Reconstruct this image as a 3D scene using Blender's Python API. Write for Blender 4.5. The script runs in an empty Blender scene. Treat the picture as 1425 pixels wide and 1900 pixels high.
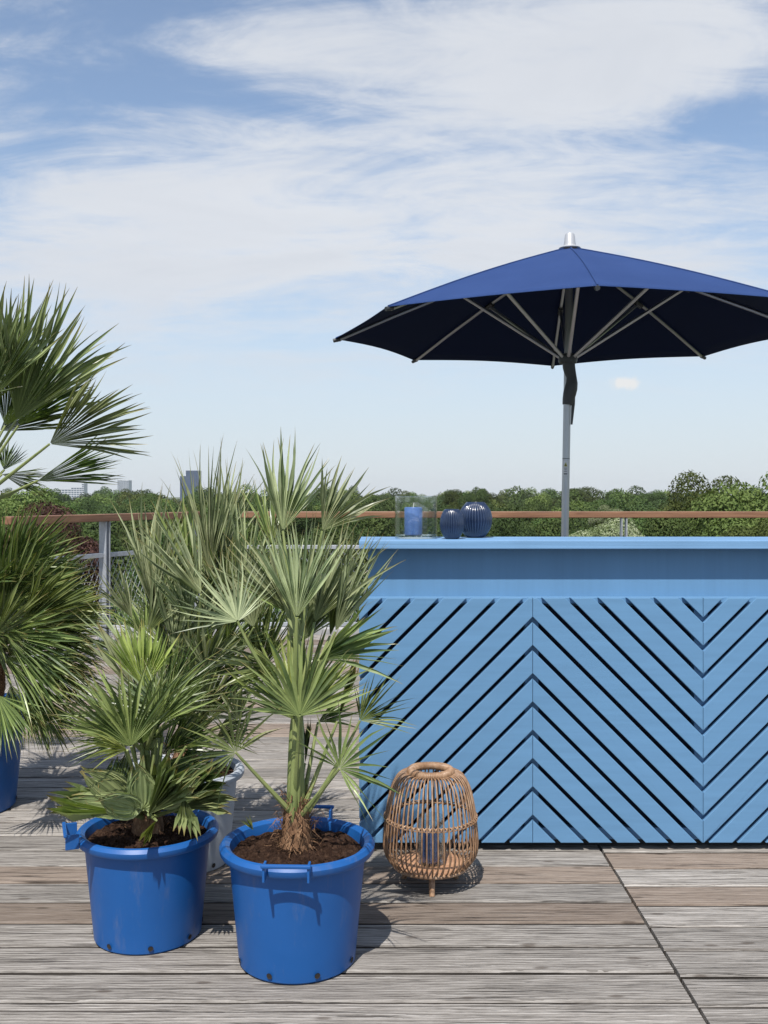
import bpy, bmesh, math, random
import numpy as np
from mathutils import Vector, Matrix, Quaternion

scene = bpy.context.scene
COL = scene.collection
R = math.radians
PI = math.pi

# ------------------------------------------------------------------ camera
F = 1847.0           # focal length in photo pixels (35 mm lens, 24x36 portrait frame)
HZ = 918.0           # horizon row in the photo
CH = 1.26            # eye height above the deck
cam_d = bpy.data.cameras.new('camera')
cam = bpy.data.objects.new('camera', cam_d)
COL.objects.link(cam)
cam.location = (0, 0, CH)
cam.rotation_euler = (R(90), 0, 0)
cam_d.sensor_fit = 'AUTO'
cam_d.sensor_width = 36.0
cam_d.lens = 35.0
cam_d.shift_y = -(950.0 - HZ) / 1900.0
cam_d.clip_start = 0.05
cam_d.clip_end = 20000
scene.camera = cam
scene.render.resolution_x = 768
scene.render.resolution_y = 1024

# ------------------------------------------------------------------ light
SUN_EL, SUN_AZ = 58.0, 14.0          # elevation; light travels 14 deg to the right of +Y
world = bpy.data.worlds.new('World')
scene.world = world
world.use_nodes = True
SUN_STRENGTH = 5.0
SKY_STRENGTH = 0.125
sun_d = bpy.data.lights.new('sun', 'SUN')
sun_d.energy = SUN_STRENGTH
sun_d.angle = R(0.53)
sun_d.color = (1.0, 0.955, 0.89)
sun = bpy.data.objects.new('sun', sun_d)
COL.objects.link(sun)
tr = Vector((math.sin(R(SUN_AZ)) * math.cos(R(SUN_EL)), math.cos(R(SUN_AZ)) * math.cos(R(SUN_EL)), -math.sin(R(SUN_EL))))
sun.rotation_euler = tr.to_track_quat('-Z', 'Y').to_euler()
sun.location = (-4, -8, 14)
vs = scene.view_settings
vs.view_transform = 'Standard'
vs.look = 'None'
vs.exposure = 0.30
vs.gamma = 1.0
vs.use_curve_mapping = False


def build_world():
    nt = world.node_tree
    N, L = nt.nodes, nt.links
    N.clear()
    out = N.new('ShaderNodeOutputWorld')
    bg = N.new('ShaderNodeBackground')
    bg.inputs['Strength'].default_value = SKY_STRENGTH
    sky = N.new('ShaderNodeTexSky')
    sky.sky_type = 'NISHITA'
    sky.sun_disc = False
    sky.sun_elevation = R(SUN_EL)
    sky.sun_rotation = R(180 + SUN_AZ)
    sky.altitude = 100
    sky.air_density = 1.0
    sky.dust_density = 0.5
    sky.ozone_density = 1.6
    tc = N.new('ShaderNodeTexCoord')
    sep = N.new('ShaderNodeSeparateXYZ')
    L.new(tc.outputs['Generated'], sep.inputs[0])

    def math_(op, a, b=None, clamp=False):
        m = N.new('ShaderNodeMath')
        m.operation = op
        m.use_clamp = clamp
        for i, v in enumerate((a, b)):
            if v is None:
                continue
            if isinstance(v, (int, float)):
                m.inputs[i].default_value = v
            else:
                L.new(v, m.inputs[i])
        return m.outputs[0]
    zc = math_('MAXIMUM', sep.outputs['Z'], 0.0)
    za = math_('ADD', zc, 0.25)
    u = math_('DIVIDE', sep.outputs['X'], za)
    v = math_('DIVIDE', sep.outputs['Y'], za)
    cv = N.new('ShaderNodeCombineXYZ')
    L.new(u, cv.inputs[0])
    L.new(v, cv.inputs[1])

    def noise(scale, detail, rough, dist, offset, stretch=(1, 1, 1), rot=0.0):
        mp = N.new('ShaderNodeMapping')
        mp.inputs['Location'].default_value = offset
        mp.inputs['Scale'].default_value = stretch
        mp.inputs['Rotation'].default_value = (0, 0, rot)
        L.new(cv.outputs[0], mp.inputs[0])
        n = N.new('ShaderNodeTexNoise')
        n.inputs['Scale'].default_value = scale
        n.inputs['Detail'].default_value = detail
        n.inputs['Roughness'].default_value = rough
        n.inputs['Distortion'].default_value = dist
        L.new(mp.outputs[0], n.inputs['Vector'])
        return n.outputs['Fac']
    big = noise(0.8, 3, 0.5, 0.3, (3.1, 0.25, 0.0), (0.9, 1, 1), 0.35)
    mid = noise(2.5, 10, 0.64, 0.7, (7.3, 2.2, 0.5), (0.65, 1.35, 1), 0.42)
    fine = noise(7.0, 9, 0.68, 0.9, (1.7, 9.4, 0.2), (0.55, 1.4, 1), 0.42)
    s = math_('ADD', math_('MULTIPLY', big, 0.55), math_('MULTIPLY', mid, 1.30))
    s = math_('ADD', s, math_('MULTIPLY', fine, 0.66))
    s = math_('SUBTRACT', s, 0.375)
    # cloud banks and clearings of this afternoon (centre, radii on the cloud layer, weight)
    wn = noise(2.0, 5, 0.6, 0.0, (4.0, 1.0, 0.0))
    wo = math_('MULTIPLY', math_('SUBTRACT', wn, 0.5), 0.40)
    uu, vv = math_('ADD', u, wo), math_('SUBTRACT', v, wo)

    def layer(px, py):
        d = Vector(((px - 712.5) / F, 1.0, (HZ - py) / F)).normalized()
        return d.x / (d.z + 0.25), d.y / (d.z + 0.25)
    for px, py, rx, ry, wt in ((870, 230, 460, 170, 0.34), (330, 92, 330, 50, 0.26), (1200, 60, 380, 110, 0.24), (1150, 420, 420, 100, 0.26), (190, 395, 380, 115, 0.42),
                               (560, 380, 300, 90, 0.22), (250, 610, 560, 70, 0.30), (420, 500, 400, 45, 0.2), (900, 480, 330, 60, 0.20), (170, 205, 210, 60, -0.22), (1335, 225, 120, 55, -0.34),
                               (620, 565, 220, 45, -0.16), (40, 30, 130, 60, -0.30), (660, 315, 90, 45, -0.16)):
        cu, cv_ = layer(px, py)
        ru = abs(layer(px + rx, py)[0] - cu)
        rv = abs(layer(px, py + ry)[1] - layer(px, py - ry)[1]) / 2
        du = math_('DIVIDE', math_('SUBTRACT', uu, cu), ru)
        dv = math_('DIVIDE', math_('SUBTRACT', vv, cv_), rv)
        dd = math_('ADD', math_('MULTIPLY', du, du), math_('MULTIPLY', dv, dv))
        s = math_('ADD', s, math_('MULTIPLY', math_('POWER', 2.718, math_('MULTIPLY', dd, -1.0)), wt * 0.72))
    ramp = N.new('ShaderNodeMapRange')
    ramp.interpolation_type = 'SMOOTHERSTEP'
    ramp.inputs['From Min'].default_value = 0.68
    ramp.inputs['From Max'].default_value = 1.34
    L.new(s, ramp.inputs['Value'])
    cover = math_('MULTIPLY', ramp.outputs[0], 0.92)
    # thin veil of moisture towards the horizon
    fade = N.new('ShaderNodeMapRange')
    fade.interpolation_type = 'SMOOTHSTEP'
    fade.inputs['From Min'].default_value = 0.34
    fade.inputs['From Max'].default_value = 0.0
    fade.inputs['To Min'].default_value = 0.08
    fade.inputs['To Max'].default_value = 0.85
    L.new(sep.outputs['Z'], fade.inputs['Value'])
    thin = N.new('ShaderNodeMapRange')
    thin.interpolation_type = 'SMOOTHSTEP'
    thin.inputs['From Min'].default_value = 0.04
    thin.inputs['From Max'].default_value = 0.22
    L.new(sep.outputs['Z'], thin.inputs['Value'])
    cover = math_('MULTIPLY', cover, thin.outputs[0])
    # one small fair-weather cloud low over the trees
    d0 = Vector(((1160 - 712.5) / F, 1.0, (HZ - 711) / F)).normalized()
    dn = N.new('ShaderNodeVectorMath')
    dn.operation = 'SUBTRACT'
    L.new(tc.outputs['Generated'], dn.inputs[0])
    dn.inputs[1].default_value = d0
    dm = N.new('ShaderNodeVectorMath')
    dm.operation = 'MULTIPLY'
    L.new(dn.outputs[0], dm.inputs[0])
    dm.inputs[1].default_value = (1.0, 1.0, 2.1)
    dl = N.new('ShaderNodeVectorMath')
    dl.operation = 'LENGTH'
    L.new(dm.outputs[0], dl.inputs[0])
    pn = N.new('ShaderNodeTexNoise')
    pn.inputs['Scale'].default_value = 95.0
    pn.inputs['Detail'].default_value = 5
    L.new(tc.outputs['Generated'], pn.inputs['Vector'])
    pr = math_('ADD', dl.outputs['Value'], math_('MULTIPLY', math_('SUBTRACT', pn.outputs['Fac'], 0.5), 0.022))
    puff = N.new('ShaderNodeMapRange')
    puff.interpolation_type = 'SMOOTHSTEP'
    puff.inputs['From Min'].default_value = 0.0180
    puff.inputs['From Max'].default_value = 0.0055
    L.new(pr, puff.inputs['Value'])
    # cloud brightness: slightly greyer in the thick parts
    cr = N.new('ShaderNodeValToRGB')
    cr.color_ramp.elements[0].position = 0.35
    cr.color_ramp.elements[0].color = (5.2, 5.35, 5.6, 1)
    cr.color_ramp.elements[1].position = 0.75
    cr.color_ramp.elements[1].color = (4.5, 4.7, 5.05, 1)
    L.new(mid, cr.inputs[0])
    mix = N.new('ShaderNodeMix')
    mix.data_type = 'RGBA'
    L.new(cover, mix.inputs['Factor'])
    veil = N.new('ShaderNodeMix')
    veil.data_type = 'RGBA'
    L.new(fade.outputs[0], veil.inputs['Factor'])
    L.new(sky.outputs[0], veil.inputs['A'])
    veil.inputs['B'].default_value = (4.1, 4.6, 5.2, 1)
    L.new(veil.outputs['Result'], mix.inputs['A'])
    L.new(cr.outputs[0], mix.inputs['B'])
    pm = N.new('ShaderNodeMix')
    pm.data_type = 'RGBA'
    L.new(math_('MULTIPLY', puff.outputs[0], 0.9), pm.inputs['Factor'])
    L.new(mix.outputs['Result'], pm.inputs['A'])
    pm.inputs['B'].default_value = (5.5, 5.5, 5.45, 1)
    L.new(pm.outputs['Result'], bg.inputs['Color'])
    L.new(bg.outputs[0], out.inputs['Surface'])


build_world()

# ------------------------------------------------------------------ helpers


def at(px, py, Y):
    """world point seen at photo pixel (px, py) at depth Y"""
    return Vector(((px - 712.5) / F * Y, Y, CH - (py - HZ) / F * Y))


def link_mesh(name, me, mat=None, parent=None, loc=None):
    o = bpy.data.objects.new(name, me)
    COL.objects.link(o)
    if mat is not None and len(me.materials) == 0:
        me.materials.append(mat)
    if parent is not None:
        o.parent = parent
    if loc is not None:
        o.location = loc
    return o


def mesh_np(name, verts, faces, smooth=False):
    me = bpy.data.meshes.new(name)
    me.from_pydata([tuple(v) for v in verts], [], [tuple(f) for f in faces])
    if smooth:
        me.polygons.foreach_set('use_smooth', [True] * len(me.polygons))
    me.update()
    return me


def bm_obj(name, bm, mat, parent=None, smooth=False, loc=None):
    me = bpy.data.meshes.new(name)
    bmesh.ops.recalc_face_normals(bm, faces=bm.faces)
    bm.to_mesh(me)
    bm.free()
    if smooth:
        me.polygons.foreach_set('use_smooth', [True] * len(me.polygons))
    return link_mesh(name, me, mat, parent, loc)


def empty(name, loc):
    o = bpy.data.objects.new(name, None)
    o.empty_display_size = 0.1
    COL.objects.link(o)
    o.location = loc
    return o


def tag(o, label=None, cat=None, group=None, kind=None):
    if label:
        o['label'] = label
    if cat:
        o['category'] = cat
    if group:
        o['group'] = group
    if kind:
        o['kind'] = kind
    return o


def add_box(bm, x0, x1, y0, y1, z0, z1, bevel=0.0):
    vs_ = [bm.verts.new(p) for p in ((x0, y0, z0), (x1, y0, z0), (x1, y1, z0), (x0, y1, z0),
                                     (x0, y0, z1), (x1, y0, z1), (x1, y1, z1), (x0, y1, z1))]
    fs = [bm.faces.new([vs_[i] for i in f]) for f in
          ((0, 3, 2, 1), (4, 5, 6, 7), (0, 1, 5, 4), (1, 2, 6, 5), (2, 3, 7, 6), (3, 0, 4, 7))]
    if bevel > 0:
        es = list({e for f in fs for e in f.edges})
        bmesh.ops.bevel(bm, geom=es, offset=bevel, segments=2, affect='EDGES', profile=0.5)


def lathe(profile, n=48, closed=False, rfun=None):
    """profile list of (r, z); returns verts, faces"""
    V, Fc = [], []
    m = len(profile)
    for i in range(n):
        a = 2 * PI * i / n
        for r, z in profile:
            k = rfun(a, z) if rfun else 1.0
            V.append((r * k * math.cos(a), r * k * math.sin(a), z))
    for i in range(n):
        j = (i + 1) % n
        for k in range(m - 1 if not closed else m):
            k2 = (k + 1) % m
            Fc.append((i * m + k, j * m + k, j * m + k2, i * m + k2))
    return V, Fc


def tube(points, radii, n=8, cap=True):
    """swept tube through points"""
    P = [Vector(p) for p in points]
    if isinstance(radii, (int, float)):
        radii = [radii] * len(P)
    V, Fc = [], []
    up = Vector((0, 0, 1))
    prev = None
    for i, p in enumerate(P):
        d = (P[min(i + 1, len(P) - 1)] - P[max(i - 1, 0)]).normalized()
        if prev is None:
            s = d.cross(up)
            if s.length < 1e-3:
                s = d.cross(Vector((1, 0, 0)))
            s.normalize()
        else:
            s = (prev - d * prev.dot(d)).normalized()
        prev = s
        t = d.cross(s)
        for k in range(n):
            a = 2 * PI * k / n
            V.append(p + (s * math.cos(a) + t * math.sin(a)) * radii[i])
    for i in range(len(P) - 1):
        for k in range(n):
            k2 = (k + 1) % n
            Fc.append((i * n + k, i * n + k2, (i + 1) * n + k2, (i + 1) * n + k))
    if cap:
        Fc.append(tuple(range(n))[::-1])
        Fc.append(tuple((len(P) - 1) * n + k for k in range(n)))
    return V, Fc


def join(parts):
    V, Fc = [], []
    for v, f in parts:
        o = len(V)
        V.extend(v)
        Fc.extend(tuple(i + o for i in q) for q in f)
    return V, Fc


def mobj(name, vf, mat, parent=None, smooth=True, loc=None):
    me = mesh_np(name, vf[0], vf[1], smooth)
    if smooth:
        me.set_sharp_from_angle(angle=R(38))
    return link_mesh(name, me, mat, parent, loc)


def bez(p0, p1, p2, n=8):
    out = []
    for i in range(n + 1):
        t = i / n
        out.append(p0 * (1 - t) ** 2 + p1 * 2 * t * (1 - t) + p2 * t * t)
    return out


# ------------------------------------------------------------------ materials
MATS = {}


class NB:
    """small node builder"""

    def __init__(self, name):
        m = bpy.data.materials.new(name)
        m.use_nodes = True
        self.m = m
        self.nt = m.node_tree
        self.N, self.L = self.nt.nodes, self.nt.links
        self.bsdf = self.N['Principled BSDF']
        self.out = self.N['Material Output']
        MATS[name] = m

    def n(self, t, **kw):
        x = self.N.new(t)
        for k, v in kw.items():
            setattr(x, k, v)
        return x

    def link(self, a, b):
        self.L.new(a, b)

    def coords(self, scale=(1, 1, 1), rot=(0, 0, 0), rnd=False, kind='Object'):
        tc = self.n('ShaderNodeTexCoord')
        mp = self.n('ShaderNodeMapping')
        mp.inputs['Scale'].default_value = scale
        mp.inputs['Rotation'].default_value = rot
        src = tc.outputs[kind]
        if rnd:
            oi = self.n('ShaderNodeObjectInfo')
            mul = self.n('ShaderNodeMath', operation='MULTIPLY')
            mul.inputs[1].default_value = 91.7
            self.link(oi.outputs['Random'], mul.inputs[0])
            cb = self.n('ShaderNodeCombineXYZ')
            for i in range(3):
                self.link(mul.outputs[0], cb.inputs[i])
            ad = self.n('ShaderNodeVectorMath', operation='ADD')
            self.link(src, ad.inputs[0])
            self.link(cb.outputs[0], ad.inputs[1])
            src = ad.outputs[0]
        self.link(src, mp.inputs[0])
        return mp.outputs[0]

    def noise(self, vec, scale, detail=5, rough=0.55, dist=0.0):
        x = self.n('ShaderNodeTexNoise')
        x.inputs['Scale'].default_value = scale
        x.inputs['Detail'].default_value = detail
        x.inputs['Roughness'].default_value = rough
        x.inputs['Distortion'].default_value = dist
        self.link(vec, x.inputs['Vector'])
        return x.outputs['Fac']

    def ramp(self, fac, stops):
        x = self.n('ShaderNodeValToRGB')
        cr = x.color_ramp
        while len(cr.elements) < len(stops):
            cr.elements.new(0.5)
        for e, (p, c) in zip(cr.elements, stops):
            e.position = p
            e.color = (c[0], c[1], c[2], 1) if len(c) == 3 else c
        self.link(fac, x.inputs[0])
        return x.outputs[0]

    def mix(self, fac, a, b, mode='MIX'):
        x = self.n('ShaderNodeMix', data_type='RGBA', blend_type=mode)
        for s, v in (('Factor', fac), ('A', a), ('B', b)):
            if isinstance(v, (int, float)):
                x.inputs[s].default_value = v
            elif isinstance(v, tuple):
                x.inputs[s].default_value = (v[0], v[1], v[2], 1)
            else:
                self.link(v, x.inputs[s])
        return x.outputs['Result']

    def math(self, op, a, b=None):
        x = self.n('ShaderNodeMath', operation=op)
        for i, v in enumerate((a, b)):
            if v is None:
                continue
            if isinstance(v, (int, float)):
                x.inputs[i].default_value = v
            else:
                self.link(v, x.inputs[i])
        return x.outputs[0]

    def bump(self, h, strength=0.3, dist=0.01):
        b = self.n('ShaderNodeBump')
        b.inputs['Strength'].default_value = strength
        b.inputs['Distance'].default_value = dist
        self.link(h, b.inputs['Height'])
        self.link(b.outputs[0], self.bsdf.inputs['Normal'])

    def set(self, color=None, rough=None, metal=None, spec=None):
        for k, v in (('Base Color', color), ('Roughness', rough), ('Metallic', metal), ('Specular IOR Level', spec)):
            if v is None:
                continue
            if isinstance(v, tuple):
                self.bsdf.inputs[k].default_value = (v[0], v[1], v[2], 1)
            elif isinstance(v, (int, float)):
                self.bsdf.inputs[k].default_value = v
            else:
                self.link(v, self.bsdf.inputs[k])
        return self.m


def mat_deck(name, tones):
    b = NB(name)
    v1 = b.coords((2.6, 42, 42), rnd=True)
    v2 = b.coords((6.0, 125, 125), rnd=True)
    v3 = b.coords((1.0, 2.2, 2.2), rnd=True)
    g = b.noise(v1, 1.6, 8, 0.62, 0.9)
    f = b.noise(v2, 1.7, 5, 0.7, 0.4)
    blot = b.noise(v3, 2.6, 4, 0.6)
    # knots
    vo = b.n('ShaderNodeTexVoronoi', voronoi_dimensions='2D')
    vo.inputs['Scale'].default_value = 2.4
    kv = b.coords((0.9, 2.6, 0.6), rnd=True)
    b.link(kv, vo.inputs['Vector'])
    knot = b.n('ShaderNodeMapRange', interpolation_type='SMOOTHSTEP')
    knot.inputs['From Min'].default_value = 0.062
    knot.inputs['From Max'].default_value = 0.022
    b.link(vo.outputs['Distance'], knot.inputs['Value'])
    wv = b.n('ShaderNodeTexWave', wave_type='BANDS', bands_direction='Y', wave_profile='SAW')
    wv.inputs['Scale'].default_value = 24.0
    wv.inputs['Distortion'].default_value = 7.0
    wv.inputs['Detail'].default_value = 4.0
    wv.inputs['Detail Scale'].default_value = 0.9
    wv.inputs['Detail Roughness'].default_value = 0.6
    b.link(b.coords((0.22, 1.0, 1.0), rnd=True), wv.inputs['Vector'])
    mixf = b.math('ADD', b.math('MULTIPLY', g, 0.42), b.math('MULTIPLY', f, 0.42))
    mixf = b.math('ADD', mixf, b.math('MULTIPLY', wv.outputs['Fac'], 0.16))
    c = b.ramp(mixf, [(0.32, tones[0]), (0.43, tones[1]), (0.54, tones[2]), (0.70, tones[3])])
    oi = b.n('ShaderNodeObjectInfo')
    var = b.math('ADD', 0.66, b.math('MULTIPLY', oi.outputs['Random'], 0.42))
    bl = b.math('ADD', 0.78, b.math('MULTIPLY', blot, 0.42))
    hs = b.n('ShaderNodeHueSaturation')
    b.link(c, hs.inputs['Color'])
    b.link(b.math('MULTIPLY', var, bl), hs.inputs['Value'])
    c2 = b.mix(b.math('MULTIPLY', knot.outputs[0], 0.62), hs.outputs[0], (0.055, 0.04, 0.03))
    # long drying cracks
    crk = b.noise(b.coords((1.5, 62, 62), rnd=True), 1.6, 4, 0.6, 0.5)
    cm = b.n('ShaderNodeMapRange', interpolation_type='SMOOTHSTEP')
    cm.inputs['From Min'].default_value = 0.40
    cm.inputs['From Max'].default_value = 0.34
    b.link(crk, cm.inputs['Value'])
    c3 = b.mix(b.math('MULTIPLY', cm.outputs[0], 0.8), c2, (0.045, 0.036, 0.03))
    h = b.math('SUBTRACT', mixf, b.math('MULTIPLY', cm.outputs[0], 0.6))
    b.bump(h, 0.9, 0.008)
    b.set(c3, 0.82, spec=0.25)
    return b.m


DECK_GREY = mat_deck('weathered_grey_deck', [(0.060, 0.052, 0.045), (0.190, 0.172, 0.154), (0.330, 0.305, 0.278), (0.54, 0.510, 0.475)])
DECK_BROWN = mat_deck('newer_brown_deck', [(0.085, 0.062, 0.047), (0.19, 0.148, 0.118), (0.27, 0.218, 0.178), (0.36, 0.305, 0.26)])


b = NB('dark_plank_edge')
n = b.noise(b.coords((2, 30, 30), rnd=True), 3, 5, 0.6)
DARK_EDGE = b.set(b.ramp(n, [(0.3, (0.018, 0.015, 0.013)), (0.7, (0.055, 0.047, 0.04))]), 0.95, spec=0.1)  # near-black tone for the plank sides along the gaps


def mat_blue_wood(name, base, streak=(18, 18, 0.8), rot=(0, 0, 0), amt=0.16, rough=0.5):
    b = NB(name)
    v = b.coords(streak, rot, rnd=True)
    g = b.noise(v, 2.0, 6, 0.6, 0.3)
    p = b.noise(b.coords((1, 1, 1), rnd=True), 3.0, 4, 0.5)
    lo = tuple(x * (1 - amt * 1.3) for x in base)
    hi = tuple(min(1, x * (1 + amt)) for x in base)
    c = b.ramp(b.math('ADD', b.math('MULTIPLY', g, 0.65), b.math('MULTIPLY', p, 0.35)), [(0.3, lo), (0.7, hi)])
    b.bump(g, 0.12, 0.003)
    b.set(c, rough, spec=0.35)
    return b.m


BLUE = (0.104, 0.224, 0.378)
BLUE_V = mat_blue_wood('blue_stained_panel', BLUE, (14, 14, 0.7), amt=0.07)
BLUE_TOP = mat_blue_wood('blue_stained_counter_top', (0.15, 0.29, 0.48), (0.5, 30, 45), amt=0.26)
BLUE_DR = mat_blue_wood('blue_slat_rising', BLUE, (1.0, 20, 20), (0, R(45), 0), amt=0.08)
BLUE_DL = mat_blue_wood('blue_slat_falling', BLUE, (1.0, 20, 20), (0, R(-45), 0), amt=0.08)
b = NB('shaded_bar_inside')
SHADE_IN = b.set((0.008, 0.02, 0.05), 0.8)  # colour carries the shade inside the bar
b = NB('black_plinth')
BLACK = b.set((0.012, 0.012, 0.014), 0.7)


def mat_plastic(name, col, rough=0.42, dirt=(0.2, 0.18, 0.15), damt=0.38):
    b = NB(name)
    n1 = b.noise(b.coords((1, 1, 1), rnd=True), 5.0, 7, 0.65)
    n2 = b.noise(b.coords((1, 1, 1), rnd=True), 42.0, 3, 0.6)
    n3 = b.noise(b.coords((1, 1, 0.25), rnd=True), 17.0, 6, 0.7)
    m = b.n('ShaderNodeMapRange')
    m.inputs['From Min'].default_value = 0.56
    m.inputs['From Max'].default_value = 0.85
    b.link(n3, m.inputs['Value'])
    c = b.mix(b.math('MULTIPLY', m.outputs[0], damt), col, dirt)
    hs = b.n('ShaderNodeHueSaturation')
    b.link(c, hs.inputs['Color'])
    b.link(b.math('ADD', 0.86, b.math('MULTIPLY', n1, 0.28)), hs.inputs['Value'])
    b.link(b.math('ADD', rough - 0.08, b.math('MULTIPLY', n1, 0.22)), b.bsdf.inputs['Roughness'])
    b.bump(b.math('ADD', n1, b.math('MULTIPLY', n2, 0.25)), 0.22, 0.004)
    b.set(hs.outputs[0], spec=0.45)
    return b.m


POT_BLUE = mat_plastic('blue_pot_plastic', (0.008, 0.080, 0.275), 0.40)
POT_GREY = mat_plastic('pale_grey_pot_plastic', (0.36, 0.39, 0.43), 0.5)
b = NB('drain_hole_dark')
HOLE = b.set((0.02, 0.014, 0.01), 0.9)
b = NB('potting_soil')
n = b.noise(b.coords(), 60, 8, 0.75, 0.5)
n2 = b.noise(b.coords(), 190, 4, 0.7)
c = b.ramp(n, [(0.32, (0.018, 0.010, 0.007)), (0.5, (0.055, 0.03, 0.02)), (0.66, (0.12, 0.07, 0.045)), (0.78, (0.22, 0.15, 0.10))])
b.bump(b.math('ADD', n, b.math('MULTIPLY', n2, 0.5)), 1.0, 0.02)
SOIL = b.set(c, 0.95, spec=0.1)


def mat_leaf(name, dark, light, tip=(0.25, 0.19, 0.075), trans=0.22, rough=0.33):
    b = NB(name)
    at_ = b.n('ShaderNodeAttribute', attribute_name='along')
    oi = b.n('ShaderNodeObjectInfo')
    ri = b.n('ShaderNodeNewGeometry')
    ns = b.noise(b.coords((1, 1, 1), rnd=True), 14, 4, 0.6)
    isl = ri.outputs['Random Per Island']
    f = b.math('ADD', b.math('MULTIPLY', ns, 0.45), b.math('MULTIPLY', isl, 0.55))
    c = b.ramp(f, [(0.28, dark), (0.72, light)])
    hs = b.n('ShaderNodeHueSaturation')
    b.link(c, hs.inputs['Color'])
    b.link(b.math('ADD', 0.82, b.math('MULTIPLY', oi.outputs['Random'], 0.36)), hs.inputs['Value'])
    b.link(b.math('ADD', 0.487, b.math('MULTIPLY', oi.outputs['Random'], 0.026)), hs.inputs['Hue'])
    tipf = b.n('ShaderNodeMapRange', interpolation_type='SMOOTHSTEP')
    tipf.inputs['From Min'].default_value = 0.82
    tipf.inputs['From Max'].default_value = 1.0
    b.link(b.math('ADD', at_.outputs['Fac'], b.math('MULTIPLY', b.math('SUBTRACT', isl, 0.5), 0.12)), tipf.inputs['Value'])
    # paler towards the hub, as on young fan leaves
    hubf = b.n('ShaderNodeMapRange', interpolation_type='SMOOTHSTEP')
    hubf.inputs['From Min'].default_value = 0.30
    hubf.inputs['From Max'].default_value = 0.02
    b.link(at_.outputs['Fac'], hubf.inputs['Value'])
    c1 = b.mix(b.math('MULTIPLY', hubf.outputs[0], 0.45), hs.outputs[0], tuple(min(1, x * 1.25) for x in light))
    c2 = b.mix(b.math('MULTIPLY', tipf.outputs[0], 0.85), c1, tip)
    b.set(c2, rough, spec=0.45)
    tl = b.n('ShaderNodeBsdfTranslucent')
    tc = b.mix(1.0, c2, (1.25, 1.35, 0.55), 'MULTIPLY')
    b.link(tc, tl.inputs['Color'])
    ms = b.n('ShaderNodeMixShader')
    ms.inputs[0].default_value = trans
    b.link(b.bsdf.outputs[0], ms.inputs[1])
    b.link(tl.outputs[0], ms.inputs[2])
    b.link(ms.outputs[0], b.out.inputs['Surface'])
    return b.m


LEAF_SILVER = mat_leaf('silvery_fan_leaf', (0.100, 0.132, 0.064), (0.375, 0.415, 0.240))
LEAF_GREEN = mat_leaf('green_fan_leaf', (0.052, 0.085, 0.024), (0.235, 0.290, 0.100))
LEAF_LIME = mat_leaf('yellow_green_fan_leaf', (0.13, 0.17, 0.04), (0.30, 0.345, 0.10))
LEAF_YOUNG = mat_leaf('young_pleated_leaf', (0.115, 0.150, 0.060), (0.270, 0.310, 0.140), trans=0.15)
LEAF_DEEP = mat_leaf('deep_green_fan_leaf', (0.036, 0.062, 0.018), (0.135, 0.178, 0.052))
b = NB('petiole_green')
n = b.noise(b.coords((1, 1, 0.3), rnd=True), 25, 4)
PETIOLE = b.set(b.ramp(n, [(0.3, (0.13, 0.17, 0.055)), (0.7, (0.26, 0.29, 0.11))]), 0.45, spec=0.4)
b = NB('palm_fibre')
n = b.noise(b.coords((1, 1, 0.4)), 70, 5, 0.7)
FIBRE = b.set(b.ramp(n, [(0.3, (0.06, 0.03, 0.018)), (0.55, (0.20, 0.115, 0.065)), (0.75, (0.38, 0.26, 0.16))]), 0.9, spec=0.1)

b = NB('rattan')
n = b.noise(b.coords((1, 1, 0.5), rnd=True), 60, 5, 0.65)
n2 = b.noise(b.coords(), 9, 3)
b.bump(n, 0.3, 0.002)
RATTAN = b.set(b.ramp(b.math('ADD', b.math('MULTIPLY', n, 0.6), b.math('MULTIPLY', n2, 0.4)), [(0.32, (0.13, 0.070, 0.038)), (0.5, (0.27, 0.160, 0.092)), (0.68, (0.45, 0.31, 0.205))]), 0.45, spec=0.4)
b = NB('rattan_base_wood')
n = b.noise(b.coords((3, 20, 20)), 4, 5, 0.6)
LBASE = b.set(b.ramp(n, [(0.3, (0.26, 0.13, 0.07)), (0.7, (0.45, 0.26, 0.15))]), 0.6)


def mat_wax(name, c0, c1, rough=0.5):
    b = NB(name)
    n = b.noise(b.coords((1, 1, 2.5)), 26, 5, 0.6, 1.4)
    b.bump(n, 0.1, 0.002)
    b.set(b.ramp(n, [(0.3, c0), (0.7, c1)]), rough)
    b.bsdf.inputs['Subsurface Weight'].default_value = 0.25
    b.bsdf.inputs['Subsurface Radius'].default_value = (0.004, 0.006, 0.012)
    return b.m


WAX = mat_wax('blue_candle_wax', (0.05, 0.12, 0.36), (0.10, 0.20, 0.48))
WAX_DARK = mat_wax('navy_candle_wax', (0.02, 0.05, 0.16), (0.04, 0.09, 0.25))
b = NB('candle_wick')
WICK = b.set((0.75, 0.72, 0.65), 0.9)


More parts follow.
